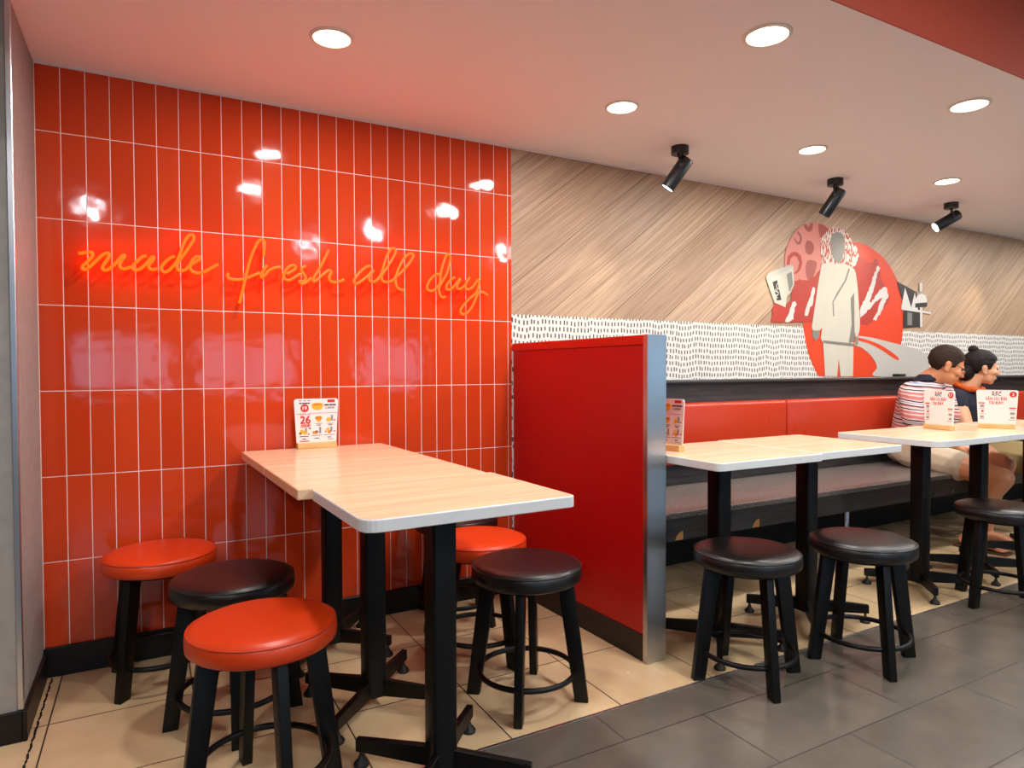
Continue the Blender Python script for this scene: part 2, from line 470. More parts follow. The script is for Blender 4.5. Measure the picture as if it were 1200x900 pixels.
M = {
    'tile': make_tile_wall(), 'oak': make_wood_wall(), 'dash': make_dash_band(),
    'cream': make_floor('cream_floor_tile', (216, 184, 138), (234, 204, 160), (70, 52, 40), 0.4, 0.385, -0.283, -1.155, 0, 0.0025, 0.22),
    'grey': make_floor('grey_floor_tile', (92, 86, 76), (108, 101, 89), (34, 27, 22), 0.6, 0.29, 0.605, -1.89, 0.5, 0.0018, 0.17),
    'ceiling': simple('ceiling_paint', (240, 240, 246), 0.8, bump=0.05, bscale=200),
    'fascia': simple('red_fascia_paint', (160, 48, 11), 0.6),
    'concrete': simple('grey_concrete_laminate', (150, 144, 137), 0.55, var=0.22, vscale=26, bump=0.1, bscale=120),
    'black_base': simple('black_skirting', (20, 17, 16), 0.4, spec=0.3, var=0.2, vscale=12),
    'rear': simple('aisle_wall_paint', (120, 104, 92), 0.8),
    'alu': simple('aluminium_trim', (200, 200, 204), 0.3, metal=1.0),
    'red_panel': simple('crimson_laminate', (176, 6, 8), 0.38, var=0.06, vscale=5),
    'red_gloss': simple('red_gloss_edge', (196, 28, 18), 0.18),
    'dark_base': simple('dark_brown_skirting', (32, 25, 22), 0.4, spec=0.35),
    'steel': make_steel(),
    'red_vinyl': make_leather('red_vinyl', (212, 60, 13), 0.33),
    'bench_vinyl': make_leather('cushion_vinyl', (192, 54, 24), 0.3),
    'black_vinyl': make_leather('black_vinyl', (20, 16, 16), 0.33),
    'pipe_red': simple('red_piping', (192, 52, 12), 0.45),
    'pipe_black': simple('black_piping', (18, 17, 17), 0.45),
    'black_metal': simple('black_powder_coat', (9, 8, 8), 0.42, spec=0.28, bump=0.04, bscale=300),
    'rubber': simple('black_rubber', (16, 15, 15), 0.6),
    'chrome': simple('chrome', (214, 214, 216), 0.15, metal=1.0),
    'top': make_grain('pale_oak_laminate', (226, 184, 146), (238, 202, 166), 0.24, 3.5, 60, 60),
    'edge': simple('white_edge_band', (226, 226, 224), 0.4, var=0.05, vscale=40),
    'bench_dark': make_grain('dark_wood_laminate', (40, 37, 36), (62, 58, 56), 0.42, 5, 90, 90),
    'bench_seat': make_speckle('speckled_grey_laminate', (84, 78, 74), (150, 141, 134), 0.34),
    'chip': simple('bare_chipboard', (190, 138, 74), 0.8, var=0.15, vscale=60),
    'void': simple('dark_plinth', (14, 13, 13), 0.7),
    'lamp_body': simple('black_spotlight_metal', (20, 20, 22), 0.35),
    'lamp_trim': simple('white_lamp_trim', (226, 218, 212), 0.5),
    'lamp_warm': emissive('downlight_diffuser', (255, 238, 205), 9.0),
    'lamp_cool': emissive('spotlight_lens', (255, 250, 240), 14.0),
    'neon': emissive('neon_tube', (130, 30, 0), 1.5),
    'neon_back': simple('red_sign_bracket', (150, 20, 14), 0.4),
    'acrylic': simple('white_card_in_acrylic', (236, 228, 224), 0.12),
    'pine': make_grain('pale_pine', (206, 160, 96), (228, 188, 128), 0.5, 8, 80, 80),
    'p_red': simple('print_red', (206, 44, 34), 0.3), 'p_black': simple('print_black', (40, 36, 36), 0.3), 'p_grey': simple('print_grey', (150, 144, 140), 0.3),
    'p_yellow': simple('print_yellow', (236, 178, 40), 0.3), 'p_orange': simple('print_orange', (226, 132, 30), 0.3), 'p_brown': simple('print_brown', (150, 84, 34), 0.3), 'p_white': simple('print_white', (244, 240, 236), 0.3),
    'm_red': simple('mural_orange_red', (214, 62, 18), 0.5), 'm_pink': simple('mural_pink', (206, 126, 112), 0.5), 'm_dark': simple('mural_dark_red', (172, 52, 34), 0.5),
    'm_spot': simple('mural_brown_red', (158, 74, 62), 0.5), 'm_white': simple('mural_white', (206, 202, 194), 0.5), 'm_suit': simple('mural_cream', (196, 191, 174), 0.5, var=0.06, vscale=14),
    'm_grey': simple('mural_grey', (126, 126, 118), 0.5), 'm_shade': simple('mural_mid_grey', (122, 118, 106), 0.5), 'm_black': simple('mural_black', (46, 42, 40), 0.5), 'm_road': simple('mural_road_grey', (184, 180, 170), 0.5, var=0.04, vscale=40),
    'm_halo': make_halo(),
    'skin': simple('skin', (206, 140, 100), 0.5, var=0.06, vscale=12), 'skin_pale': simple('pale_skin', (222, 164, 126), 0.5, var=0.05, vscale=12),
    'hair': simple('dark_brown_hair', (46, 31, 22), 0.7, spec=0.2, bump=0.6, bscale=180), 'hair_black': simple('black_hair', (24, 18, 16), 0.65, spec=0.25, bump=0.6, bscale=160),
    'stripes': make_stripes(), 'navy': simple('navy_fabric', (24, 26, 42), 0.85, bump=0.1, bscale=80), 'beige': simple('beige_cotton', (206, 190, 164), 0.9, bump=0.5, bscale=22),
    'khaki': simple('khaki_cotton', (150, 132, 88), 0.9, bump=0.5, bscale=22), 'scarf': simple('orange_print_fabric', (226, 92, 16), 0.8, var=0.6, vscale=46),
    'eye': simple('dark_eye', (30, 22, 18), 0.2), 'lip': simple('lips', (170, 86, 74), 0.5),
    'sandal': simple('brown_sandal', (92, 56, 36), 0.6),
}
NEON={'made':[[(-0.21,1.492),(-0.196,1.495),(-0.181,1.499),(-0.171,1.499),(-0.168,1.491),(-0.173,1.479),(-0.186,1.463),(-0.198,1.449),(-0.199,1.44),(-0.192,1.437),(-0.18,1.445),(-0.161,1.467),(-0.141,1.49),(-0.126,1.5),(-0.118,1.497),(-0.121,1.483),(-0.132,1.464),(-0.139,1.45),(-0.137,1.441),(-0.128,1.439),(-0.116,1.447),(-0.096,1.469),(-0.08,1.492),(-0.073,1.497),(-0.071,1.492),(-0.08,1.478),(-0.086,1.462),(-0.083,1.451),(-0.069,1.448),(-0.051,1.457)],[(-0.001,1.501),(-0.015,1.495),(-0.033,1.476),(-0.045,1.46),(-0.045,1.45),(-0.034,1.446),(-0.018,1.454),(0.001,1.476),(0.015,1.496),(0.022,1.496),(0.017,1.483),(0.007,1.469),(0.007,1.456),(0.019,1.451),(0.033,1.457)],[(0.092,1.506),(0.077,1.499),(0.061,1.484),(0.049,1.467),(0.046,1.454),(0.056,1.445),(0.07,1.451),(0.086,1.47),(0.101,1.494),(0.111,1.524),(0.122,1.557),(0.133,1.579),(0.145,1.591),(0.155,1.587),(0.155,1.573),(0.14,1.545),(0.12,1.512),(0.103,1.487),(0.098,1.47),(0.101,1.457),(0.112,1.453),(0.127,1.459),(0.139,1.473),(0.158,1.488),(0.173,1.5),(0.176,1.508),(0.166,1.51),(0.154,1.501),(0.144,1.482),(0.142,1.466),(0.151,1.453),(0.168,1.449),(0.19,1.455),(0.215,1.471),(0.239,1.487)]],'fresh':[[(0.404,1.53),(0.407,1.562),(0.408,1.587),(0.398,1.596),(0.385,1.586),(0.368,1.551),(0.351,1.501),(0.337,1.444),(0.325,1.39),(0.313,1.342)],[(0.277,1.455),(0.271,1.446),(0.278,1.436),(0.297,1.432),(0.324,1.435),(0.347,1.444),(0.367,1.454),(0.39,1.465)],[(0.417,1.497),(0.407,1.48),(0.395,1.458),(0.397,1.446),(0.407,1.455),(0.424,1.476),(0.448,1.489),(0.469,1.493)],[(0.491,1.467),(0.508,1.476),(0.525,1.49),(0.525,1.501),(0.514,1.503),(0.497,1.493),(0.482,1.47),(0.48,1.452),(0.494,1.442),(0.51,1.447),(0.53,1.461),(0.547,1.472)],[(0.567,1.504),(0.552,1.494),(0.55,1.483),(0.561,1.466),(0.566,1.455),(0.56,1.443),(0.546,1.441),(0.541,1.439),(0.552,1.431),(0.569,1.439),(0.589,1.458)],[(0.659,1.577),(0.647,1.548),(0.627,1.508),(0.606,1.472),(0.596,1.454),(0.597,1.444),(0.609,1.449),(0.632,1.471),(0.655,1.491),(0.667,1.491),(0.668,1.482),(0.661,1.467),(0.664,1.451),(0.681,1.445),(0.702,1.449),(0.723,1.459)]],'all':[[(0.836,1.523),(0.817,1.518),(0.789,1.493),(0.768,1.465),(0.765,1.45),(0.774,1.444),(0.792,1.454),(0.82,1.477),(0.845,1.504),(0.846,1.5),(0.832,1.478),(0.831,1.463),(0.845,1.456),(0.863,1.465),(0.882,1.49),(0.895,1.531),(0.908,1.571),(0.928,1.604),(0.944,1.606),(0.947,1.59),(0.93,1.555),(0.905,1.516),(0.885,1.484),(0.887,1.466),(0.901,1.459),(0.927,1.465),(0.946,1.482),(0.975,1.509),(1.005,1.542),(1.026,1.574),(1.026,1.589),(1.012,1.59),(0.992,1.575),(0.969,1.539),(0.952,1.501),(0.946,1.47),(0.952,1.442),(0.968,1.431),(0.983,1.429)]],'day':[[(1.152,1.51),(1.132,1.505),(1.107,1.481),(1.093,1.453),(1.096,1.437),(1.115,1.432),(1.139,1.449),(1.154,1.468),(1.157,1.503),(1.169,1.554),(1.186,1.597),(1.196,1.604),(1.206,1.591),(1.202,1.56),(1.185,1.509),(1.16,1.469),(1.149,1.441),(1.154,1.419),(1.166,1.406),(1.181,1.41)],[(1.227,1.5),(1.206,1.487),(1.187,1.463),(1.187,1.445),(1.204,1.444),(1.231,1.469),(1.249,1.493),(1.253,1.49),(1.24,1.47),(1.238,1.452),(1.253,1.449),(1.274,1.464)],[(1.302,1.505),(1.283,1.476),(1.28,1.456),(1.295,1.449),(1.317,1.462),(1.339,1.491),(1.35,1.494),(1.348,1.468),(1.335,1.436),(1.3,1.407),(1.265,1.37),(1.254,1.346),(1.269,1.333),(1.295,1.348),(1.321,1.384),(1.339,1.424),(1.352,1.439),(1.374,1.438),(1.394,1.427)]]}
MURAL={'red_disc':[(3.815,1.028),(3.755,1.108),(3.712,1.185),(3.68,1.286),(3.666,1.375),(3.732,1.517),(3.75,1.645),(3.867,1.795),(3.987,1.882),(4.132,1.921),(4.26,1.926),(4.37,1.901),(4.483,1.856),(4.576,1.794),(4.659,1.701),(4.708,1.605),(4.734,1.493),(4.738,1.394),(4.718,1.266),(4.668,1.145),(4.587,1.022)],'pink_lobe':[(3.49,1.704),(3.489,1.79),(3.521,1.867),(3.567,1.927),(3.632,1.977),(3.708,2.008),(3.785,2.018),(3.854,2.012),(3.925,1.987),(3.906,1.888),(3.867,1.756),(3.818,1.701),(3.731,1.638),(3.57,1.626),(3.541,1.682)],'spot1':[(3.66,1.993),(3.68,1.963),(3.712,1.951),(3.743,1.966),(3.754,2.009),(3.727,2.01),(3.708,1.982),(3.693,1.998)],'spot2':[(3.61,1.948),(3.642,1.922),(3.648,1.891),(3.629,1.864),(3.599,1.864),(3.573,1.89),(3.573,1.909),(3.586,1.892),(3.607,1.877),(3.625,1.895),(3.625,1.914),(3.599,1.936)],'spot3':[(3.699,1.898),(3.738,1.893),(3.763,1.863),(3.752,1.824),(3.719,1.806),(3.687,1.819),(3.675,1.855),(3.684,1.882)],'spot4':[(3.513,1.78),(3.549,1.81),(3.596,1.815),(3.637,1.796),(3.651,1.753),(3.635,1.708),(3.593,1.676),(3.569,1.678),(3.608,1.706),(3.621,1.751),(3.6,1.784),(3.568,1.79),(3.54,1.769),(3.532,1.731),(3.504,1.729)],'spot5':[(3.701,1.769),(3.739,1.775),(3.788,1.763),(3.779,1.711),(3.75,1.658),(3.711,1.637),(3.688,1.68),(3.682,1.73)],'spot6':[(3.805,2.014),(3.854,2.012),(3.914,1.986),(3.895,1.952),(3.855,1.916),(3.821,1.932),(3.805,1.969)],'dark_patch':[(3.366,1.365),(3.38,1.409),(3.372,1.451),(3.397,1.483),(3.433,1.491),(3.488,1.468),(3.543,1.508),(3.557,1.584),(3.57,1.632),(3.626,1.643),(3.711,1.643),(3.769,1.672),(3.818,1.714),(3.837,1.754),(3.839,1.625),(3.811,1.379)],'streak1':[(3.492,1.372),(3.499,1.394),(3.521,1.414),(3.529,1.439),(3.552,1.469),(3.561,1.496),(3.589,1.506),(3.599,1.486),(3.58,1.46),(3.584,1.441),(3.562,1.415),(3.566,1.397),(3.544,1.373)],'streak2':[(3.675,1.415),(3.679,1.438),(3.694,1.464),(3.698,1.49),(3.722,1.529),(3.737,1.568),(3.754,1.601),(3.78,1.596),(3.774,1.564),(3.755,1.518),(3.748,1.486),(3.713,1.452),(3.704,1.424)],'halo':[(3.831,1.817),(3.826,1.868),(3.841,1.928),(3.885,1.97),(3.945,2.002),(4.006,2.012),(4.068,2.001),(4.12,1.967),(4.153,1.923),(4.206,1.888),(4.186,1.839),(4.154,1.79),(4.133,1.769),(4.071,1.771),(3.857,1.755)],'coat':[(3.837,1.754),(3.927,1.776),(3.978,1.764),(4.06,1.775),(4.165,1.751),(4.198,1.686),(4.222,1.54),(4.239,1.392),(4.225,1.311),(4.195,1.294),(4.182,1.324),(4.174,1.256),(4.098,1.244),(3.852,1.251),(3.845,1.341),(3.822,1.328),(3.749,1.332),(3.756,1.403),(3.781,1.519),(3.805,1.636)],'trousers':[(3.856,1.251),(4.172,1.25),(4.168,1.025),(4.038,1.027),(4.016,1.148),(4.001,1.027),(3.879,1.028)],'tie':[(3.972,1.761),(4.009,1.76),(4.003,1.7),(4.002,1.635),(3.981,1.673)],'lapel':[(4.113,1.75),(4.072,1.665),(3.99,1.575),(3.946,1.514),(3.955,1.423),(3.967,1.423),(3.958,1.515),(4.007,1.572),(4.088,1.664),(4.125,1.741)],'head':[(3.926,1.89),(3.929,1.936),(3.955,1.964),(3.996,1.977),(4.037,1.972),(4.064,1.942),(4.069,1.883),(4.053,1.822),(4.019,1.78),(3.984,1.78),(3.947,1.814)],'shade':[(4.136,1.549),(4.174,1.591),(4.182,1.257),(4.119,1.249),(4.149,1.376)],'hand1':[(3.753,1.333),(3.822,1.33),(3.818,1.289),(3.783,1.256),(3.75,1.288)],'hand2':[(4.19,1.304),(4.22,1.308),(4.221,1.244),(4.193,1.227)],'dark_patch_r':[(4.218,1.848),(4.261,1.832),(4.305,1.808),(4.331,1.806),(4.36,1.803),(4.411,1.837),(4.431,1.831),(4.439,1.784),(4.466,1.744),(4.467,1.71),(4.509,1.664),(4.521,1.63),(4.579,1.585),(4.556,1.542),(4.488,1.483),(4.404,1.411),(4.333,1.375),(4.235,1.376),(4.211,1.513),(4.188,1.672),(4.155,1.75)],'streak3':[(4.432,1.79),(4.457,1.778),(4.439,1.743),(4.407,1.672),(4.374,1.588),(4.346,1.529),(4.379,1.547),(4.419,1.59),(4.459,1.62),(4.491,1.647),(4.543,1.638),(4.556,1.59),(4.515,1.526),(4.477,1.469),(4.421,1.412),(4.383,1.413),(4.421,1.46),(4.454,1.51),(4.487,1.569),(4.442,1.557),(4.353,1.492),(4.292,1.451),(4.245,1.42),(4.24,1.487),(4.308,1.578),(4.362,1.669)],'streak4':[(4.144,1.76),(4.158,1.804),(4.207,1.858),(4.224,1.842),(4.197,1.793),(4.176,1.762)],'streak5':[(4.149,1.899),(4.185,1.906),(4.207,1.881),(4.196,1.867),(4.158,1.87)],'road':[(4.22,1.3),(4.378,1.29),(4.584,1.263),(4.726,1.244),(4.897,1.214),(5.049,1.161),(5.0,1.019),(4.416,1.023),(4.433,1.081),(4.407,1.13),(4.335,1.184),(4.247,1.224),(4.183,1.24)],'road_line':[(4.225,1.287),(4.334,1.273),(4.492,1.234),(4.667,1.163),(4.663,1.137),(4.47,1.21),(4.335,1.25),(4.225,1.268)],'cup':[(3.316,1.637),(3.351,1.664),(3.449,1.701),(3.55,1.729),(3.563,1.719),(3.572,1.609),(3.542,1.558),(3.509,1.538),(3.492,1.462),(3.451,1.473),(3.394,1.486),(3.352,1.56)],'cup_rim':[(3.316,1.641),(3.342,1.667),(3.449,1.705),(3.55,1.73),(3.561,1.721),(3.523,1.7),(3.414,1.655),(3.343,1.633)],'cup_stripe1':[(3.373,1.612),(3.414,1.627),(3.455,1.506),(3.415,1.5)],'cup_stripe2':[(3.501,1.667),(3.547,1.689),(3.56,1.609),(3.527,1.557)],'building':[(4.654,1.694),(4.816,1.651),(4.895,1.629),(4.942,1.487),(4.944,1.383),(4.736,1.368),(4.733,1.536)],'gable1':[(4.75,1.657),(4.709,1.518),(4.833,1.504)],'gable2':[(4.87,1.628),(4.825,1.511),(4.912,1.5)],'canopy':[(4.709,1.518),(5.076,1.491),(5.076,1.479),(4.71,1.496)],'pole':[(4.936,1.523),(4.964,1.524),(4.966,1.379),(4.939,1.378)],'sign_board':[(4.874,1.52),(4.878,1.574),(4.902,1.608),(4.952,1.625),(5.003,1.613),(5.023,1.581),(5.024,1.531)],'sign_bar':[(4.876,1.549),(5.024,1.563),(5.024,1.531),(4.874,1.517)],'lantern':[(4.926,1.7),(4.961,1.702),(4.959,1.64),(4.929,1.638)],'windows1':[(4.782,1.481),(4.838,1.476),(4.84,1.39),(4.784,1.388)]}
M['neon'].node_tree.nodes['Principled BSDF'].inputs['Emission Color'].default_value = (1.0, 0.022, 0.0, 1)
M['neon'].node_tree.nodes['Principled BSDF'].inputs['Emission Strength'].default_value = 9.0

def part(name, bm, mat, parent, **k):
    # built in world coordinates for an unrotated parent at parent.location
    bmesh.ops.translate(bm, vec=-Vector(parent.location), verts=bm.verts)
    return obj(name, bm, mat, parent, **k)

XL, XR, YR = -3.2, 9.6, -6.6
# ------------------------------------------------------------------ the room
struct('floor', box((XL, YE + 0.409, -0.06), (XR, 0.12, 0.0)), M['cream'])
struct('floor', box((XL, YR, -0.06), (XR, YE + 0.409, -0.0005)), M['grey'])
struct('trim_1', box((-0.3, -1.1495, -0.004), (XR, -1.1425, 0.0012)), M['alu'])
struct('wall_back', box((-0.337, 0.0, 0.0), (1.545, 0.12, ZC)), M['tile'])
struct('wall_back', box((1.545, 0.0, 0.0), (XR, 0.12, ZC)), M['oak'])
struct('wall_back', box((1.545, -0.003, 0.3), (XR, 0.0005, 1.347)), M['dash'])
struct('trim_2', box((-0.335, -0.005, ZC - 0.008), (XR, 0.0, ZC)), simple('white_bead', (226, 214, 212), 0.6))
struct('ceiling', box((XL, YE, ZC), (XR, 0.12, ZC + 0.06)), M['ceiling'])
struct('trim_3', box((XL, YE - 0.004, ZC), (XR, YE, ZH + 0.05)), M['fascia'])
struct('ceiling', box((XL, YR, ZH), (XR, YE - 0.004, ZH + 0.06)), M['ceiling'])
# pier on the left with its bright corner bead
struct('wall_left', box((XL, -0.45, 0.0), (-0.337, 0.12, ZC)), M['concrete'])
struct('trim_4', box((-0.349, -0.454, 0.09), (-0.333, -0.438, ZC), 0.002, 1), M['alu'])
struct('wall_left', box((XL - 0.1, YR, 0.0), (XL, -0.45, ZH)), M['rear'])
struct('wall_right', box((XR, YR, 0.0), (XR + 0.1, 0.12, ZH)), M['rear'])
# rear wall of the aisle with a glazed shopfront
wins = [(-0.85, 0.28), (0.5, 1.75), (2.6, 3.6), (6.0, 8.9)]
bm = bmesh.new()
add_box(bm, (XL, YR - 0.1, 0.0), (XR, YR, 0.80)); add_box(bm, (XL, YR - 0.1, 1.52), (XR, YR, ZH))
xs = [XL] + [v for w in wins for v in w] + [XR]
for i in range(0, len(xs), 2): add_box(bm, (xs[i], YR - 0.1, 0.80), (xs[i + 1], YR, 1.52))
struct('wall_rear', bm, M['rear'])
for i, (a, b) in enumerate(wins):
    bm = bmesh.new()
    for q in ((a, 0.80, a + 0.05, 1.52), (b - 0.05, 0.80, b, 1.52), (a, 0.80, b, 0.85), (a, 1.47, b, 1.52), ((a + b) / 2 - 0.02, 0.80, (a + b) / 2 + 0.02, 1.52)):
        add_box(bm, (q[0], YR - 0.07, q[1]), (q[2], YR - 0.03, q[3]))
    struct('window_%d' % (i + 1), bm, M['alu'])
    ld = bpy.data.lights.new('window_portal', 'AREA'); ld.shape = 'RECTANGLE'; ld.size = b - a; ld.size_y = 0.72; ld.cycles.is_portal = True
    lo = bpy.data.objects.new('window_portal', ld); COL.objects.link(lo); lo.location = ((a + b) / 2, YR - 0.08, 1.16); lo.rotation_euler = (math.pi / 2, 0, 0)
# skirtings
bm = bmesh.new(); add_tube(bm, [(-0.312 + 0.0016 * math.sin(k * 1.9), -0.03 - 0.02 * k, 0.0005) for k in range(51)], 0.0035, 6); struct('trim_5', bm, M['rubber'])
struct('baseboard_back', box((-0.335, -0.016, 0.0), (1.545, 0.0, 0.105), 0.003, 1), M['black_base'])
struct('baseboard_left', box((-0.337, -0.464, 0.0), (-0.325, -0.016, 0.09), 0.002, 1), M['black_base'])
struct('baseboard_left', box((XL, -0.464, 0.0), (-0.337, -0.45, 0.09), 0.002, 1), M['black_base'])

# ------------------------------------------------------------------ low red partition
pt = thing('partition', 'low red partition with brushed steel end beside the stools', 'partition', (1.547, -0.002, 0), 0.037)
PL, PT, PH = 0.955, 0.089, 1.205
obj('panel', box((0.006, -PL + 0.012, 0.1), (PT - 0.004, 0, PH - 0.03)), M['red_panel'], pt)
obj('skirting', box((0.001, -PL + 0.01, 0.0), (PT - 0.001, 0, 0.1), 0.002, 1), M['dark_base'], pt)
obj('top_trim', box((0.0, -PL + 0.003, PH - 0.036), (PT, 0, PH), 0.002, 1), M['red_gloss'], pt)['label'] = 'glossy red top trim'
bm = bmesh.new()
add_box(bm, (0.0, -PL, 0.0), (PT, -PL + 0.004, PH + 0.001), 0.001, 1)
add_box(bm, (-0.0015, -PL, 0.0), (0.002, -PL + 0.022, PH + 0.001)); add_box(bm, (PT - 0.002, -PL, 0.0), (PT + 0.0015, -PL + 0.022, PH + 0.001))
obj('end_cap', bm, M['steel'], pt)['label'] = 'brushed steel end cap'

# ------------------------------------------------------------------ banquette
BX0, BX1, BF, BZ = 1.70, 9.4, -0.605, 0.44
bench = thing('banquette_bench', 'long dark banquette bench with red backrest cushions along the wall', 'bench', (5.0, -0.3, 0))
part('seat', box((BX0, BF, BZ - 0.025), (BX1, -0.06, BZ), 0.004, 2), M['bench_seat'], bench)['label'] = 'speckled grey laminate seat'
part('front_panel', box((BX0, BF + 0.004, 0.315), (BX1, BF + 0.03, BZ - 0.025)), M['bench_dark'], bench)
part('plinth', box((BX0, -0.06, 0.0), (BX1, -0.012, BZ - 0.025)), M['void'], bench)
part('back_panel', box((BX0, -0.06, BZ), (BX1, -0.005, 1.003)), M['bench_dark'], bench)
part('ledge', box((BX0, -0.10, 1.003), (BX1, -0.005, 1.020), 0.004, 2), simple('dark_ledge_cap', (74, 70, 68), 0.25), bench)
cx = [1.715, 3.36, 5.1, 6.85, 8.6]
for a, b in zip(cx[:-1], cx[1:]):
    bm = bmesh.new()
    add_box(bm, (a + 0.003, -0.135, 0.56), (b - 0.003, -0.061, 0.893), 0.022, 4)
    part('back_cushion', bm, M['bench_vinyl'], bench, smooth=True, angle=60)
for x in (3.40, 5.4, 7.4):
    bm = bmesh.new(); add_lathe(bm, [(0, 0), (0.024, 0), (0.022, 0.012), (0.016, 0.016), (0.016, 0.39), (0.03, 0.392), (0.03, 0.405), (0, 0.405)], 20, Matrix.Translation((x, -0.49, 0.0)))
    part('leg', bm, M['chrome'], bench, smooth=True)['label'] = 'chrome bench leg'
for x, z in ((2.07, 0.317), (2.56, 0.317)):
    q = [(x - 0.03, z), (x - 0.02, z + 0.018), (x - 0.005, z + 0.032), (x + 0.018, z + 0.04), (x + 0.018, z)]
    bm = bmesh.new(); add_prism(bm, q, 0.001, None, 'xz', BF + 0.0045)
    part('chipped_patch', bm, M['chip'], bench)['label'] = 'bare tan patch where the dark laminate is chipped'
for x in (4.05, 4.25):
    bm = bmesh.new(); add_cyl(bm, 0.007, 0.007, 0, 0.004, 12, Matrix.Translation((x, BF + 0.004, 0.335)) @ Matrix.Rotation(math.pi / 2, 4, 'X'))
    part('screw_cap', bm, M['chrome'], bench)

sc_ = obj('small_case', box((4.585, -0.075, 1.0215), (4.66, -0.02, 1.04), 0.006, 2), M['rubber'], smooth=True)
tag(sc_, 'small black object lying on the bench ledge behind the man', 'case')

# ------------------------------------------------------------------ mural
mural = thing('wall_mural', 'printed wall mural of pale suited figure before red disc and paper cup', 'mural', (4.2, -0.004, 1.02))
LAY = [('red_disc', 'red_disc', 'm_red'), ('pink_lobe', 'pink_shape', 'm_pink'), ('spot1', 'spot', 'm_spot'), ('spot2', 'spot', 'm_spot'), ('spot3', 'spot', 'm_spot'), ('spot4', 'spot', 'm_dark'),
       ('spot5', 'spot', 'm_spot'), ('spot6', 'spot', 'm_spot'), ('dark_patch', 'ragged_patch', 'm_dark'), ('dark_patch_r', 'ragged_patch', 'm_dark'), ('streak1', 'streak', 'm_white'), ('streak2', 'streak', 'm_white'),
       ('streak3', 'streak', 'm_white'), ('halo', 'hatched_halo', 'm_halo'), ('streak4', 'streak', 'm_white'), ('streak5', 'streak', 'm_white'), ('road', 'road', 'm_road'), ('road_line', 'road_line', 'm_red'),
       ('head', 'plain_head', 'm_grey'), ('hand1', 'hand', 'm_grey'), ('hand2', 'hand', 'm_grey'), ('trousers', 'trousers', 'm_suit'), ('coat', 'jacket', 'm_suit'), ('shade', 'jacket_fold', 'm_shade'), ('lapel', 'lapel', 'm_shade'),
       ('cup', 'paper_cup', 'm_suit'), ('cup_rim', 'cup_rim', 'm_road'), ('cup_stripe1', 'cup_stripe', 'm_black'), ('cup_stripe2', 'cup_stripe', 'm_grey'),
       ('building', 'building', 'm_black'), ('windows1', 'building_window', 'm_grey'), ('gable1', 'gable', 'm_white'), ('gable2', 'gable', 'm_white'), ('canopy', 'canopy', 'm_white'), ('pole', 'pole', 'm_white'),
       ('sign_board', 'sign_board', 'm_white'), ('sign_bar', 'sign_bar', 'm_black'), ('lantern', 'lantern', 'm_white')]
for i, (k, nm, mk) in enumerate(LAY):
    bm = bmesh.new()
    poly = MURAL[k]
    if k in ('red_disc', 'pink_lobe', 'head', 'halo', 'road', 'road_line', 'coat', 'spot3', 'spot5'):
        sp = smooth_path([(a, 0, b) for a, b in poly + poly[:1]], 4)[:-1]; poly = [(v.x, v.z) for v in sp]
    if nm in ('streak', 'ragged_patch'):          # torn, brushy edge
        sp = []
        rr_ = random.Random(i)
        for (xa, za), (xb, zb) in zip(poly, poly[1:] + poly[:1]):
            L_ = math.hypot(xb - xa, zb - za); n_ = max(1, int(L_ / 0.018))
            for q in range(n_):
                t = q / n_; j = (rr_.random() - 0.5) * (0.014 if nm == 'streak' else 0.008)
                sp.append((xa + (xb - xa) * t - (zb - za) / L_ * j, za + (zb - za) * t + (xb - xa) / L_ * j))
        poly = sp
    poly = [(a, max(b, 1.0205)) for a, b in poly]
    add_prism(bm, poly, 0.0003, None, 'xz', -0.0034 - 0.00012 * i)
    part(nm, bm, M[mk], mural)
yq = -0.0034 - 0.00012 * (len(LAY) + 1)
bm = bmesh.new(); hz = MURAL['trousers'][0][1]
add_prism(bm, [(MURAL['trousers'][0][0], hz + 0.012), (MURAL['trousers'][1][0], hz - 0.004), (MURAL['trousers'][1][0], hz - 0.024), (MURAL['trousers'][0][0], hz - 0.004)], 0.0003, None, 'xz', yq)
part('jacket_hem', bm, M['m_shade'], mural)
bm = text_bm('KFC', 0.05, 0.0003, 0.001)
bmesh.ops.transform(bm, matrix=Matrix.Rotation(-1.25, 4, 'Y'), verts=bm.verts)
v0 = MURAL['cup_stripe1']; cxs = sum(v[0] for v in v0) / 4; czs = sum(v[1] for v in v0) / 4
part('cup_lettering', stand(bm, cxs, -0.0034 - 0.00012 * (len(LAY) + 2), czs), M['m_white'], mural)

# ------------------------------------------------------------------ neon lettering
neon = thing('neon_sign', 'orange neon script reading made fresh all day on red tiles', 'neon sign', (0.5, -0.002, 1.4))
for w, strokes in NEON.items():
    bm = bmesh.new(); brs = []
    for s in strokes:
        path = smooth_path([(a, -0.045, b) for a, b in s], 4)
        add_tube(bm, path, 0.0055, 8)
        for e in (path[2], path[len(path) // 2], path[-3]):
            bb = bmesh.new(); add_tube(bb, [(e.x, -0.0022, e.z), (e.x, -0.041, e.z)], 0.0025, 6); brs.append(bb)
    o = part('word', bm, M['neon'], neon, smooth=True); o['label'] = 'glowing word ' + w
    for bb in brs: part('bracket', bb, M['neon_back'], neon)

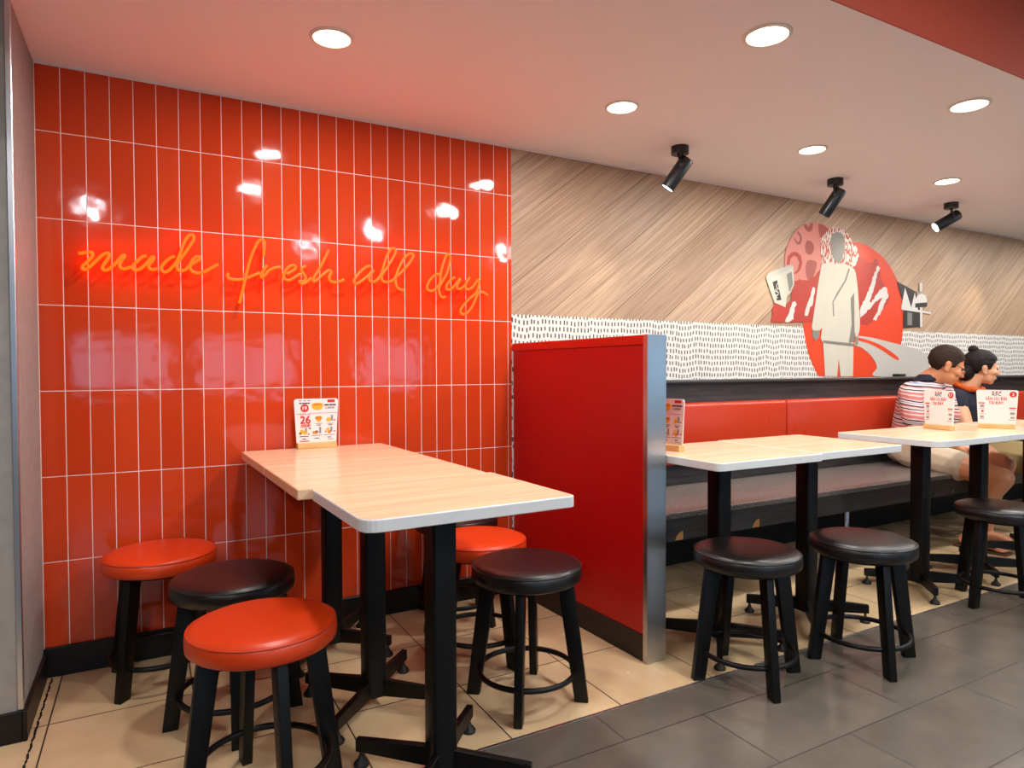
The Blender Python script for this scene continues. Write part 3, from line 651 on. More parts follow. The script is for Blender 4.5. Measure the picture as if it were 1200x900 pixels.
# ------------------------------------------------------------------ lamps
def downlight(x, y, z, label, group, watts, r=0.07, colr=WARM):
    t = thing('downlight', label, 'ceiling light', (x, y, z), 0, group)
    bm = bmesh.new(); add_lathe(bm, [(r * 0.82, 0.0), (r, 0.0), (r, -0.003), (r * 0.9, -0.007), (r * 0.84, -0.006), (r * 0.82, -0.001), (r * 0.82, 0.0)], 40)
    obj('trim_ring', bm, M['lamp_trim'], t, smooth=True)
    bm = bmesh.new(); add_cyl(bm, r * 0.82, r * 0.82, -0.004, -0.001, 40)
    obj('diffuser', bm, M['lamp_warm'], t)
    ld = bpy.data.lights.new('downlight_lamp', 'AREA'); ld.shape = 'DISK'; ld.size = r * 1.5; ld.energy = watts; ld.color = colr
    lo = bpy.data.objects.new('downlight_lamp', ld); COL.objects.link(lo); lo.parent = t; lo.location = (0, 0, -0.012)
    return t
G1 = 'round downlights in the low ceiling'
downlight(0.533, -0.648, ZC, 'round white downlight in the pink ceiling above the red tiles', G1, DOWNLIGHT_W)
downlight(0.533, -1.33, ZC, 'round downlight overhead in front of the red tile wall', G1, DOWNLIGHT_W)
downlight(1.76, -1.328, ZC, 'largest round downlight near the top edge of the ceiling', G1, DOWNLIGHT_W, 0.077)
downlight(1.712, -0.642, ZC, 'round downlight left of the nearest black spotlight', G1, DOWNLIGHT_W)
downlight(2.866, -0.663, ZC, 'round downlight between the first two black spotlights', G1, DOWNLIGHT_W)
downlight(2.952, -1.328, ZC, 'round downlight at the far right near the red bulkhead', G1, DOWNLIGHT_W, 0.077)
downlight(4.032, -0.668, ZC, 'smallest farthest downlight above the last black spotlight', G1, DOWNLIGHT_W)
for x in (4.15, 5.35, 6.55): downlight(x, -1.328, ZC, 'round downlight farther along the low ceiling', G1 + ' out of view', DOWNLIGHT_W)
for x in (5.2, 6.4, 7.6): downlight(x, -0.66, ZC, 'round downlight farther along the low ceiling', G1 + ' out of view', DOWNLIGHT_W)
for x, y in ((-0.43, -4.2), (2.09, -2.75), (2.05, -4.0), (1.66, -5.2), (3.9, -4.4), (-1.4, -2.6), (4.6, -2.75), (6.6, -3.4)):
    downlight(x, y, ZH, 'round downlight in the higher ceiling over the aisle', 'downlights over the aisle', REAR_LIGHT_W, 0.075, NEUTRAL)

def spotlight(x, y, d, label, watts):
    t = thing('ceiling_spotlight', label, 'spotlight', (x, y, ZC), 0, 'black ceiling spotlights')
    d = Vector(d).normalized()
    bm = bmesh.new(); add_cyl(bm, 0.042, 0.042, -0.036, 0.0, 32)
    obj('mount', bm, M['lamp_body'], t, smooth=True)
    piv = Vector((0.012, 0.0, -0.095))
    q = d.to_track_quat('-Z', 'Y').to_matrix().to_4x4()
    mt = Matrix.Translation(piv) @ q
    bm = bmesh.new()
    add_lathe(bm, [(0, 0.045), (0.031, 0.045), (0.034, 0.041), (0.034, -0.118), (0.0315, -0.12), (0.0305, -0.112), (0, -0.112)], 36, mt)
    body = obj('body', bm, M['lamp_body'], t, smooth=True)
    bm = bmesh.new(); add_cyl(bm, 0.030, 0.030, -0.1165, -0.1125, 32, mt)
    obj('lens', bm, M['lamp_cool'], body)
    side = q.to_3x3() @ Vector((1, 0, 0))
    bm = bmesh.new()
    for s in (-1, 1):
        e = piv + side * 0.037 * s
        pts = [Vector((0.012 * s, 0, -0.034)), Vector((0.018 * s, 0, -0.05)) * 0.5 + e * 0.5 + Vector((0, 0, 0.012)), e]
        add_tube(bm, smooth_path(pts, 4), 0.0055, 8)
        add_tube(bm, [e + side * 0.004 * s, e - side * 0.008 * s], 0.008, 10)
    obj('bracket', bm, M['lamp_body'], t, smooth=True)
    ld = bpy.data.lights.new('spotlight_lamp', 'SPOT'); ld.energy = watts; ld.spot_size = math.radians(58); ld.spot_blend = 1.0; ld.shadow_soft_size = 0.02; ld.color = (1.0, 0.86, 0.62)
    lo = bpy.data.objects.new('spotlight_lamp', ld); COL.objects.link(lo); lo.parent = t
    lo.location = piv + d * 0.125; lo.rotation_euler = d.to_track_quat('-Z', 'Y').to_euler()
spotlight(2.266, -0.385, (-0.40, 0.42, -0.82), 'nearest and largest black spotlight on the ceiling with lens lit', SPOT_W)
spotlight(3.43, -0.388, (-0.22, 0.52, -0.82), 'middle black spotlight hanging above the mural with lens hidden', SPOT_W)
spotlight(4.597, -0.393, (-0.70, 0.50, -0.51), 'farthest black spotlight with its bright lens facing left', SPOT_W * 0.7)
spotlight(5.76, -0.393, (-0.22, 0.52, -0.82), 'black spotlight farther along the ceiling past the mural', SPOT_W)

# ------------------------------------------------------------------ stools
def make_stool(label, col):
    t = thing('bar_stool', label, 'stool', (0, 0, 0), 0, 'low round stools')
    vin, pip = (M['red_vinyl'], M['pipe_red']) if col == 'red' else (M['black_vinyl'], M['pipe_black'])
    R = 0.18
    bm = bmesh.new()
    add_lathe(bm, [(0, 0.457), (0.08, 0.4565), (0.135, 0.455), (0.160, 0.4515), (0.172, 0.446), (R, 0.437), (R + 0.0015, 0.42), (R, 0.403), (0.172, 0.396), (0.15, 0.394), (0, 0.394)], 64)
    s = obj('seat', bm, vin, t, smooth=True, angle=50)
    bm = bmesh.new(); add_torus(bm, R - 0.003, 0.0028, 0.4415, 64, 8)
    obj('piping', bm, pip, s, smooth=True, angle=None)
    bm = bmesh.new(); add_cyl(bm, 0.15, 0.15, 0.386, 0.394, 40)
    obj('seat_plate', bm, M['black_metal'], t)
    for k in range(4):
        a = k * math.pi / 2
        bm = bmesh.new()
        vs = add_box(bm, (-0.024, -0.0135, 0.0), (0.024, 0.0135, 0.388), 0.003, 2)
        for v in vs:
            f = v.co.z / 0.388
            v.co.x *= 0.92 + 0.16 * f
            v.co.x += 0.180 * (1 - f) + 0.128 * f
        bmesh.ops.transform(bm, matrix=Matrix.Rotation(a, 4, 'Z'), verts=bm.verts)
        obj('leg', bm, M['black_metal'], t, smooth=True, angle=30)
    bm = bmesh.new(); add_torus(bm, 0.158, 0.0088, 0.095, 56, 10)
    obj('foot_ring', bm, M['black_metal'], t, smooth=True, angle=None)
    return t
D = math.radians
sr = make_stool('red round stool nearest the camera at lower left', 'red'); sr.location = (0.245, -1.06, 0); sr.rotation_euler.z = D(8)
dup(sr, (0.028, -0.195, 0), D(49), 'red round stool farthest left against the red tile wall')
dup(sr, (1.085, -0.575, 0), D(18), 'red round stool half hidden behind the front table column')
sb = make_stool('black round stool between the two red stools at left', 'black'); sb.location = (0.222, -0.615, 0); sb.rotation_euler.z = D(85)
dup(sb, (1.08, -0.947, 0), D(52), 'black round stool between the front table and red partition')
dup(sb, (1.16, -0.195, 0), D(118), 'black round stool tucked at the wall behind the red stool')
dup(sb, (1.832, -1.19, 0), D(70), 'black round stool next to the steel partition end')
dup(sb, (2.323, -1.295, 0), D(63), 'black round stool before the second column right of the partition')
dup(sb, (3.42, -1.245, 0), D(83), 'black round stool at the right edge before the seated couple')

# ------------------------------------------------------------------ tables
def make_table(loc, w, d, label, rad=(0.03,) * 4, h=0.76, rz=0.0, band='edge'):
    t = thing('cafe_table', label, 'table', loc, rz, 'square cafe tables')
    th = 0.03
    def rr(a, b, r): return [(x, y + b / 2) for x, y in [(p[0], p[1] - b) for p in rounded_rect(a, a, b, r)]]
    outer = rr(w, d, rad); inner = rr(w - 0.006, d - 0.006, [max(0.002, v - 0.003) for v in rad])
    bm = bmesh.new()
    T = Matrix.Rotation(-math.pi / 2, 4, 'X')
    def slab(poly, z0, z1):
        lo = [bm.verts.new((x, y, z0)) for x, y in poly]; hi = [bm.verts.new((x, y, z1)) for x, y in poly]; n = len(poly)
        bm.faces.new(lo[::-1]); bm.faces.new(hi)
        for i in range(n): bm.faces.new((lo[i], lo[(i + 1) % n], hi[(i + 1) % n], hi[i]))
    slab(inner, h - th + 0.001, h)
    top = obj('tabletop', bm, M['top'], t)
    bm = bmesh.new(); n = len(outer)
    rings = [[bm.verts.new((x, y, z)) for x, y in q] for q, z in ((inner, h - th), (outer, h - th + 0.002), (outer, h - 0.003), (rr(w - 0.003, d - 0.003, [max(0.003, v - 0.0015) for v in rad]), h - 0.0006), (inner, h - 0.0004))]
    for A, B in zip(rings, rings[1:] + rings[:1]):
        for i in range(n): bm.faces.new((A[i], A[(i + 1) % n], B[(i + 1) % n], B[i]))
    obj('edge_band', bm, M[band], top)['label'] = 'white edge band' if band == 'edge' else 'wood-toned edge band'
    bm = bmesh.new(); add_box(bm, (-0.15, -0.15, h - th - 0.012), (0.15, 0.15, h - th - 0.0005), 0.003, 1)
    obj('mounting_plate', bm, M['black_metal'], t)
    bm = bmesh.new(); add_box(bm, (-0.034, -0.034, 0.028), (0.034, 0.034, h - th - 0.012), 0.010, 3)
    obj('column', bm, M['black_metal'], t, smooth=True, angle=35)
    for k in range(4):
        a = math.pi / 4 + k * math.pi / 2
        R4 = Matrix.Rotation(a, 4, 'Z')
        bm = bmesh.new()
        vs = add_box(bm, (0.033, -0.010, 0.032), (0.245, 0.010, 0.086), 0.002, 1)
        for v in vs:
            f = (v.co.x - 0.036) / 0.209
            v.co.z = 0.035 + f * 0.008 + (v.co.z - 0.035) * (1 - 0.35 * f)
        bmesh.ops.transform(bm, matrix=R4, verts=bm.verts)
        arm = obj('base_arm', bm, M['black_metal'], t)
        bm = bmesh.new(); add_lathe(bm, [(0, 0), (0.02, 0), (0.021, 0.006), (0.015, 0.015), (0.009, 0.02), (0.007, 0.028), (0.005, 0.03), (0.005, 0.05), (0, 0.05)], 20, R4 @ Matrix.Translation((0.232, 0, 0)))
        obj('leveling_foot', bm, M['rubber'], arm, smooth=True)
    return t
SQ = 0.005
make_table((0.610, -0.256, 0), 0.575, 0.484, 'innermost wooden table of the left row touching the tile wall', (SQ, SQ, 0.02, 0.02), 0.76, 0.03, 'top')
make_table((0.625, -0.743, 0), 0.575, 0.484, 'middle wooden table of the left row between two others', (SQ, SQ, SQ, SQ), 0.76, 0.03, 'top')
make_table((0.664, -1.214, 0), 0.555, 0.450, 'front wooden table of the left row with white edge', (0.045, 0.02, 0.012, 0.02), 0.76, 0.03)
make_table((1.952, -0.945, 0), 0.535, 0.515, 'wooden table right behind the steel partition end', (0.034, SQ, SQ, 0.034))
make_table((2.492, -0.928, 0), 0.535, 0.510, 'second wooden table right of the partition before the empty bench', (SQ, 0.012, 0.012, SQ))
make_table((3.31, -0.945, 0), 0.58, 0.500, 'wooden table left of the seated couple holding the sign numbered 17', (0.06, SQ, SQ, 0.02))
make_table((3.84, -0.945, 0), 0.475, 0.500, 'wooden table at the right edge holding the sign numbered 2', (SQ, 0.03, 0.03, SQ))
make_table((4.40, -0.945, 0), 0.62, 0.500, 'farthest wooden table beyond the sign numbered 2 before the couple')

# ------------------------------------------------------------------ table signs
def sign_base(loc, rz, label):
    t = thing('table_sign', label, 'sign', loc, rz, 'card signs in wooden bases')
    bm = bmesh.new(); add_box(bm, (-0.079, -0.018, 0.0), (0.079, 0.018, 0.024), 0.002, 1)
    obj('base', bm, M['pine'], t)['label'] = 'pale wooden base'
    bm = bmesh.new(); add_prism(bm, rounded_rect(0.161, 0.181, 0.185, 0.014), 0.004, Matrix.Translation((0, 0.002, 0.018)))
    card = obj('card', bm, M['acrylic'], t)
    return t, card
def pr(bm, x, z, w, h, y=-0.0021):
    add_prism(bm, [(x - w / 2, z - h / 2), (x + w / 2, z - h / 2), (x + w / 2, z + h / 2), (x - w / 2, z + h / 2)], 0.0004, None, 'xz', y)
def disc(bm, x, z, rx, rz_, y=-0.0021, a0=0, a1=2 * math.pi, n=24):
    add_prism(bm, [(x + rx * math.cos(a0 + (a1 - a0) * k / n), z + rz_ * math.sin(a0 + (a1 - a0) * k / n)) for k in range(n if a1 - a0 > 6.2 else n + 1)], 0.0004, None, 'xz', y)
def ink(name, bm, mat, card): return obj(name, bm, M[mat], card)

def menu_sign(loc, rz, label):
    t, card = sign_base(loc, rz, label)
    X = lambda v: (v - 440) * 0.000352
    Z = lambda v: 0.203 - (v - 190) * 0.000362
    red = bmesh.new(); blk = bmesh.new(); gry = bmesh.new(); yel = bmesh.new(); orn = bmesh.new(); brn = bmesh.new(); wht = bmesh.new()
    for x in (255, 305, 355): pr(red, X(x), Z(212), 0.011, 0.003)
    for x in (258, 292, 322, 352): pr(blk, X(x), Z(240), 0.010, 0.005)
    disc(red, X(305), Z(295), 0.0165, 0.0165)
    pr(red, X(612), Z(219), 0.031, 0.011)
    pr(red, X(232), Z(361), 0.016, 0.0016); pr(red, X(530), Z(355), 0.115, 0.0016)
    disc(yel, X(452), Z(262), 0.024, 0.022, -0.0021, math.pi, 2 * math.pi); disc(yel, X(452), Z(255), 0.024, 0.006); disc(orn, X(452), Z(255), 0.019, 0.004, -0.0026)
    for x, w in ((545, 0.008), (570, 0.010), (610, 0.014), (650, 0.012)): pr(blk, X(x), Z(265), w, 0.006)
    pr(red, X(550), Z(299), 0.006, 0.004)
    for x in (580, 608, 636): pr(gry, X(x), Z(297), 0.009, 0.007)
    for x, z, c, s in ((448, 412, orn, 1), (480, 410, orn, 1), (466, 436, yel, 1), (580, 432, yel, 1.1), (272, 558, yel, 1), (308, 572, yel, 1.1), (255, 578, brn, 0.7), (410, 575, orn, 0.8), (440, 568, brn, 0.8), (432, 582, yel, 0.7), (570, 545, yel, 0.9), (585, 575, orn, 0.8)):
        disc(c, X(x), Z(z), 0.0085 * s, 0.0078 * s)
    for x, z, h in ((620, 415, 70), (318, 540, 40), (480, 550, 75), (612, 545, 60)): pr(gry, X(x), Z(z), 0.009, h * 0.00036)
    for x, z in ((650, 440), (350, 590), (650, 567), (545, 570), (600, 570)): pr(red, X(x), Z(z), 0.006, 0.006)
    for x, z in ((362, 527),): pr(brn, X(x), Z(z), 0.009, 0.006)
    for x, z, w in ((468, 474, 80), (466, 492, 45), (600, 478, 75), (600, 494, 45), (296, 614, 100), (296, 645, 45), (440, 608, 130), (440, 640, 50), (585, 606, 130), (588, 634, 45), (605, 657, 70)):
        pr(blk if w < 60 or x < 300 else gry, X(x), Z(z), w * 0.000352, 0.0032)
    pr(red, X(300), Z(668), 0.039, 0.004)
    ink('red_print', red, 'p_red', card); ink('black_print', blk, 'p_black', card); ink('grey_print', gry, 'p_grey', card); ink('yellow_print', yel, 'p_yellow', card); ink('orange_print', orn, 'p_orange', card); ink('brown_print', brn, 'p_brown', card)
    wht.free()
    ink('lettering', stand(text_bm('26', 0.043, 0.0003, 0.0022), X(312), -0.0024, Z(428)), 'p_red', card)
    ink('lettering', stand(text_bm('.000Đ', 0.017, 0.0003, 0.001), X(312), -0.0024, Z(493)), 'p_red', card)
    ink('lettering', stand(text_bm('ĐỒNG GIÁ', 0.0085, 0.0003, 0.0002), X(312), -0.0024, Z(360)), 'p_red', card)
    ink('lettering', stand(text_bm('19', 0.021, 0.0003, 0.0005), X(305), -0.0029, Z(295)), 'p_white', card)
    return t
menu_sign((0.603, -0.045, 0.76), 0.03, 'food menu card standing on the left table against the red tiles')
menu_sign((1.79, -0.82, 0.76), -1.4, 'food menu card half hidden behind the steel partition end')

def tall(bm, k):
    for v in bm.verts: v.co.z *= k
    return bm
def offer_sign(loc, rz, num, label):
    t, card = sign_base(loc, rz, label)
    red = bmesh.new(); gry = bmesh.new(); pnk = bmesh.new()
    for k in (-1, 0, 1): pr(red, k * 0.0155 - 0.002, 0.193, 0.009, 0.006)
    disc(red, 0.068, 0.180, 0.0155, 0.0155)
    pr(red, -0.066, 0.133, 0.026, 0.006); pr(red, 0.066, 0.108, 0.028, 0.006); disc(red, -0.062, 0.090, 0.006, 0.006)
    for x, z, w, h in ((-0.064, 0.117, 0.017, 0.015), (-0.064, 0.103, 0.024, 0.003), (-0.062, 0.076, 0.026, 0.003), (-0.064, 0.060, 0.016, 0.013), (-0.064, 0.048, 0.024, 0.003), (0.066, 0.098, 0.026, 0.003), (0.066, 0.080, 0.020, 0.013), (0.066, 0.058, 0.017, 0.010), (0.064, 0.046, 0.030, 0.003)):
        pr(gry, x, z, w, h)
    ink('red_print', red, 'p_red', card); ink('grey_print', gry, 'p_grey', card); pnk.free()
    ink('lettering', stand(tall(text_bm('KFC', 0.022, 0.0003, 0.0006), 1.0), -0.002, -0.0024, 0.180), 'p_black', card)
    ink('lettering', stand(tall(text_bm('SĂN ƯU ĐÃI', 0.0165, 0.0003, 0.0004), 1.35), -0.004, -0.0024, 0.159), 'p_red', card)
    ink('lettering', stand(tall(text_bm('TẠI ĐÂY', 0.0165, 0.0003, 0.0004), 1.35), -0.004, -0.0024, 0.1345), 'p_red', card)
    ink('lettering', stand(text_bm(num, 0.021, 0.0003, 0.0005), 0.068, -0.0029, 0.180), 'p_white', card)
    return t
offer_sign((3.62, -0.86, 0.76), -1.78, '17', 'white offer card with red circle numbered 17')
offer_sign((3.93, -0.985, 0.76), -1.15, '2', 'white offer card with red circle numbered 2')

# small bowl and utensils at the right edge
bw = thing('sauce_bowl', 'dark red bowl on the farthest table at the right edge', 'bowl', (4.32, -1.0, 0.76))
bm = bmesh.new(); add_lathe(bm, [(0, 0.004), (0.02, 0.004), (0.025, 0), (0.03, 0), (0.032, 0.006), (0.05, 0.022), (0.06, 0.042), (0.058, 0.043), (0.046, 0.024), (0.028, 0.01), (0, 0.009)], 40)
obj('bowl', bm, simple('dark_red_lacquer', (150, 26, 16), 0.25), bw, smooth=True)
bm = bmesh.new(); add_tube(bm, [(4.225, -0.985, 0.809), (4.40, -1.01, 0.81)], 0.0035, 8)
tag(obj('chopstick', bm, simple('white_plastic', (236, 230, 222), 0.35), smooth=True), 'white stick lying across the dark red bowl', 'chopstick')
# ------------------------------------------------------------------ people
def ell(bm, c, r, rot=None, n=2):
    q = bmesh.ops.create_icosphere(bm, subdivisions=n, radius=1.0)['verts']
    mt = Matrix.Translation(Vector(c)) @ ((rot if rot is not None else Matrix.Identity(4)) @ Matrix.Diagonal((*(r if isinstance(r, (tuple, list)) else (r, r, r)), 1)))
    bmesh.ops.transform(bm, matrix=mt, verts=q)
    return q

def limb(bm, pts, rot=None):
    # pts: list of (centre, radius or (rx, ry, rz)): consecutive hulls, each a closed tapered volume
    for (c0, r0), (c1, r1) in zip(pts[:-1], pts[1:]):
        t = bmesh.new()
        ell(t, c0, r0, rot); ell(t, c1, r1, rot)
        h = bmesh.ops.convex_hull(t, input=t.verts)
        dead = [g for g in h['geom_interior'] + h['geom_unused'] if isinstance(g, bmesh.types.BMVert)]
        bmesh.ops.delete(t, geom=list(set(dead)), context='VERTS')
        me = bpy.data.meshes.new('t'); t.to_mesh(me); t.free(); bm.from_mesh(me); bpy.data.meshes.remove(me)

def fuse(bm, voxel, smooth_it=4):
    # union of overlapping closed volumes as one continuous surface
    bmesh.ops.recalc_face_normals(bm, faces=bm.faces)
    me = bpy.data.meshes.new('t'); bm.to_mesh(me); bm.free()
    o = bpy.data.objects.new('t', me); COL.objects.link(o)
    md = o.modifiers.new('r', 'REMESH'); md.mode = 'VOXEL'; md.voxel_size = voxel
    ms = o.modifiers.new('s', 'SMOOTH'); ms.iterations = smooth_it; ms.factor = 0.5
    dg = bpy.context.evaluated_depsgraph_get()
    m2 = bpy.data.meshes.new_from_object(o.evaluated_get(dg))
    bpy.data.objects.remove(o); bpy.data.meshes.remove(me)
    out = bmesh.new(); out.from_mesh(m2); bpy.data.meshes.remove(m2)
    return out

def cut(bm, co, no):
    # keep the side the normal points away from; close the hole
    r = bmesh.ops.bisect_plane(bm, geom=bm.verts[:] + bm.edges[:] + bm.faces[:], plane_co=co, plane_no=no, clear_outer=True)
    es = [e for e in r['geom_cut'] if isinstance(e, bmesh.types.BMEdge)]
    bmesh.ops.holes_fill(bm, edges=[e for e in bm.edges if e.is_boundary], sides=0)
    return bm

def hand(bm, wrist, direction, palm_n, scale=1.0, curl=0.5, side=1):
    # palm with five separate fingers; direction = wrist to knuckles, palm_n = out of the palm
    d = Vector(direction).normalized(); n = Vector(palm_n).normalized(); n = (n - d * n.dot(d)).normalized(); s = d.cross(n) * side
    w = Vector(wrist); S = scale
    L = 0.085 * S
    limb(bm, [(w, 0.024 * S), (w + d * 0.03 * S, 0.027 * S)])
    for k in range(4):
        o = (k - 1.5) * 0.0205 * S
        limb(bm, [(w + d * 0.02 * S + s * o * 0.7, 0.016 * S), (w + d * L + s * o, 0.0125 * S)])
    ln = (0.066, 0.078, 0.072, 0.056)
    for k in range(4):
        o = (k - 1.5) * 0.0225 * S
        p = w + d * L + s * o; r = 0.0098 * S; dd = d.copy(); q = [(p, r)]
        for f, part_l in enumerate((0.42, 0.32, 0.26)):
            ang = curl * (0.35, 0.55, 0.4)[f]
            dd = (Matrix.Rotation(ang, 3, s * side * 1.0) @ dd) if (Matrix.Rotation(ang, 3, s) @ dd).dot(n) > (Matrix.Rotation(-ang, 3, s) @ dd).dot(n) and side == 1 else (dd * math.cos(ang) + n * math.sin(ang)).normalized()
            p = p + dd * ln[k] * part_l * S; r *= 0.93; q.append((p.copy(), r))
        limb(bm, q)
    t0 = w + d * 0.03 * S - s * 0.026 * S
    t1 = t0 + (d * 0.7 - s * 0.6 + n * 0.2).normalized() * 0.042 * S
    t2 = t1 + (d * 0.9 - s * 0.25 + n * 0.3).normalized() * 0.03 * S
    limb(bm, [(t0, 0.015 * S), (t1, 0.0115 * S), (t2, 0.0095 * S)])

def head_frame(c, yaw, pitch, roll=0.0):
    # local: +y is where the face looks, +z up
    return Matrix.Translation(Vector(c)) @ Matrix.Rotation(yaw, 4, 'Z') @ Matrix.Rotation(pitch, 4, 'X') @ Matrix.Rotation(roll, 4, 'Y')

def add_head(bm, Fm, s=1.0):
    def e(c, r, rx=0.0):
        ell(bm, Fm @ (Vector(c) * s), tuple(v * s for v in r), Fm.to_3x3().to_4x4() @ Matrix.Rotation(rx, 4, 'X'), 3)
    e((0, -0.012, 0.035), (0.073, 0.094, 0.084))         # skull
    e((0, 0.03, 0.005), (0.062, 0.060, 0.080))           # brow and cheeks
    e((0, 0.036, -0.050), (0.052, 0.052, 0.052))         # jaw
    e((0, 0.062, -0.083), (0.024, 0.022, 0.020))         # chin
    e((0, 0.082, 0.022), (0.042, 0.012, 0.010))          # brow ridge
    e((0, 0.097, -0.012), (0.011, 0.014, 0.026), -0.35)  # nose bridge
    e((0, 0.104, -0.026), (0.016, 0.014, 0.011))         # nose tip
    e((0, 0.086, -0.052), (0.024, 0.010, 0.007)); e((0, 0.085, -0.063), (0.021, 0.010, 0.007))   # lips
    for sx in (-1, 1):
        e((sx * 0.040, 0.062, -0.018), (0.022, 0.024, 0.022))
        e((sx * 0.074, -0.004, -0.008), (0.008, 0.018, 0.031)); e((sx * 0.080, -0.010, 0.008), (0.007, 0.015, 0.017)); e((sx * 0.073, 0.002, -0.034), (0.008, 0.010, 0.010))

def face_parts(body, Fm, s=1.0):
    bm = bmesh.new()
    for sx in (-1, 1): ell(bm, Fm @ (Vector((sx * 0.031, 0.080, 0.006)) * s), (0.011 * s, 0.008 * s, 0.006 * s), Fm.to_3x3().to_4x4())
    part('eyes', bm, M['eye'], body, smooth=True)
    bm = bmesh.new()
    ell(bm, Fm @ (Vector((0, 0.0925, -0.0575)) * s), (0.019 * s, 0.006 * s, 0.007 * s), Fm.to_3x3().to_4x4())
    part('mouth', bm, M['lip'], body, smooth=True)

V = Vector
# ---- man in the striped polo
man = thing('person', 'person in striped polo shirt and beige shorts sitting on the bench, head bowed', 'person', (4.42, -0.28, BZ))
yw = D(180 + 42)
HF = head_frame((4.46, -0.445, 1.095), yw, D(-24))
bm = bmesh.new()
add_head(bm, HF, 1.03)
nb = V((4.45, -0.352, 1.002))
limb(bm, [(nb, 0.070), (V((4.455, -0.405, 1.045)), 0.062)])
# torso, leaning forward
limb(bm, [(V((4.43, -0.25, 0.545)), (0.155, 0.12, 0.10)), (V((4.435, -0.265, 0.68)), (0.145, 0.11, 0.10)), (V((4.44, -0.30, 0.85)), (0.15, 0.11, 0.10)), (nb + V((0, 0.01, -0.04)), (0.11, 0.08, 0.05))])
sr_, sl_ = V((4.285, -0.325, 0.922)), V((4.60, -0.34, 0.927))
er_, el_ = V((4.235, -0.385, 0.64)), V((4.665, -0.40, 0.64))
wr_, wl_ = V((4.37, -0.54, 0.60)), V((4.58, -0.56, 0.61))
for a, b, c in ((sr_, er_, wr_), (sl_, el_, wl_)):
    limb(bm, [(a, 0.058), (a * 0.5 + b * 0.5, 0.047), (b, 0.040), (b * 0.6 + c * 0.4, 0.039), (c, 0.027)])
hand(bm, wr_, (0.30, -0.85, -0.22), (0, -0.2, -1), 1.0, 0.5, 1)
hand(bm, wl_, (-0.15, -0.9, -0.35), (0, -0.2, -1), 1.0, 0.5, -1)
# legs: thighs forward over the bench edge, shins tucked back
hr, hl = V((4.335, -0.30, 0.53)), V((4.505, -0.30, 0.53))
kr, kl = V((4.30, -0.845, 0.445)), V((4.49, -0.765, 0.50))
ar, al_ = V((4.31, -0.665, 0.095)), V((4.52, -0.66, 0.095))
for h_, k_, a_ in ((hr, kr, ar), (hl, kl, al_)):
    limb(bm, [(h_, 0.088), (h_ * 0.45 + k_ * 0.55, 0.078), (k_, 0.062), (k_ * 0.65 + a_ * 0.35 + V((0, 0.02, 0)), 0.058), (a_, 0.036)])
    f = V((0.02, -1, 0)).normalized()
    limb(bm, [(V((a_.x, a_.y + 0.03, 0.045)), 0.033), (V((a_.x, a_.y - 0.07, 0.045)), (0.038, 0.04, 0.03)), (V((a_.x, a_.y - 0.15, 0.034)), (0.043, 0.04, 0.019))])
    for q in range(5):
        ox = (q - 2) * 0.0165
        limb(bm, [(V((a_.x + ox, a_.y - 0.165, 0.030)), 0.012), (V((a_.x + ox, a_.y - 0.205 + abs(q - 1.5) * 0.008, 0.027)), 0.0095)])
body = part('body', fuse(bm, 0.0055, 3), M['skin'], man, smooth=True, angle=None)
body['label'] = 'bare skin of head, arms and legs'
def wpart(name, bm, mat, parent, **k):
    return obj(name, bm, mat, parent, **k)
def off(bm, root):
    bmesh.ops.translate(bm, vec=-Vector(root.location), verts=bm.verts); return bm
# shirt
bm = bmesh.new()
limb(bm, [(V((4.43, -0.25, 0.525)), (0.172, 0.135, 0.09)), (V((4.435, -0.265, 0.68)), (0.162, 0.125, 0.10)), (V((4.44, -0.30, 0.880)), (0.168, 0.125, 0.105)), (nb + V((0, 0.012, -0.04)), (0.115, 0.095, 0.056))])
for a, b in ((sr_, er_), (sl_, el_)):
    limb(bm, [(V((4.42, -0.29, 0.87)) * 0.4 + a * 0.6, 0.085), (a, 0.074), (a * 0.42 + b * 0.58, 0.066)])
obj('polo_shirt', off(fuse(bm, 0.007, 5), man), M['stripes'], man, smooth=True, angle=None)['label'] = 'pink, white and navy striped polo shirt'
bm = bmesh.new()
limb(bm, [(nb + V((0.0, 0.012, -0.002)), (0.098, 0.090, 0.018)), (nb + V((0.003, -0.004, 0.030)), (0.078, 0.076, 0.014))])
obj('collar', off(fuse(bm, 0.006, 2), man), M['navy'], man, smooth=True, angle=None)['label'] = 'navy collar'
# shorts
bm = bmesh.new()
limb(bm, [(V((4.42, -0.25, 0.535)), (0.185, 0.14, 0.085)), (V((4.42, -0.30, 0.545)), (0.182, 0.13, 0.08))])
for h_, k_ in ((hr, kr), (hl, kl)):
    limb(bm, [(h_, 0.098), (h_ * 0.55 + k_ * 0.45, 0.097), (h_ * 0.47 + k_ * 0.53, 0.098)])
bm = fuse(bm, 0.007, 5)
obj('shorts', off(bm, man), M['beige'], man, smooth=True, angle=None)['label'] = 'beige shorts'
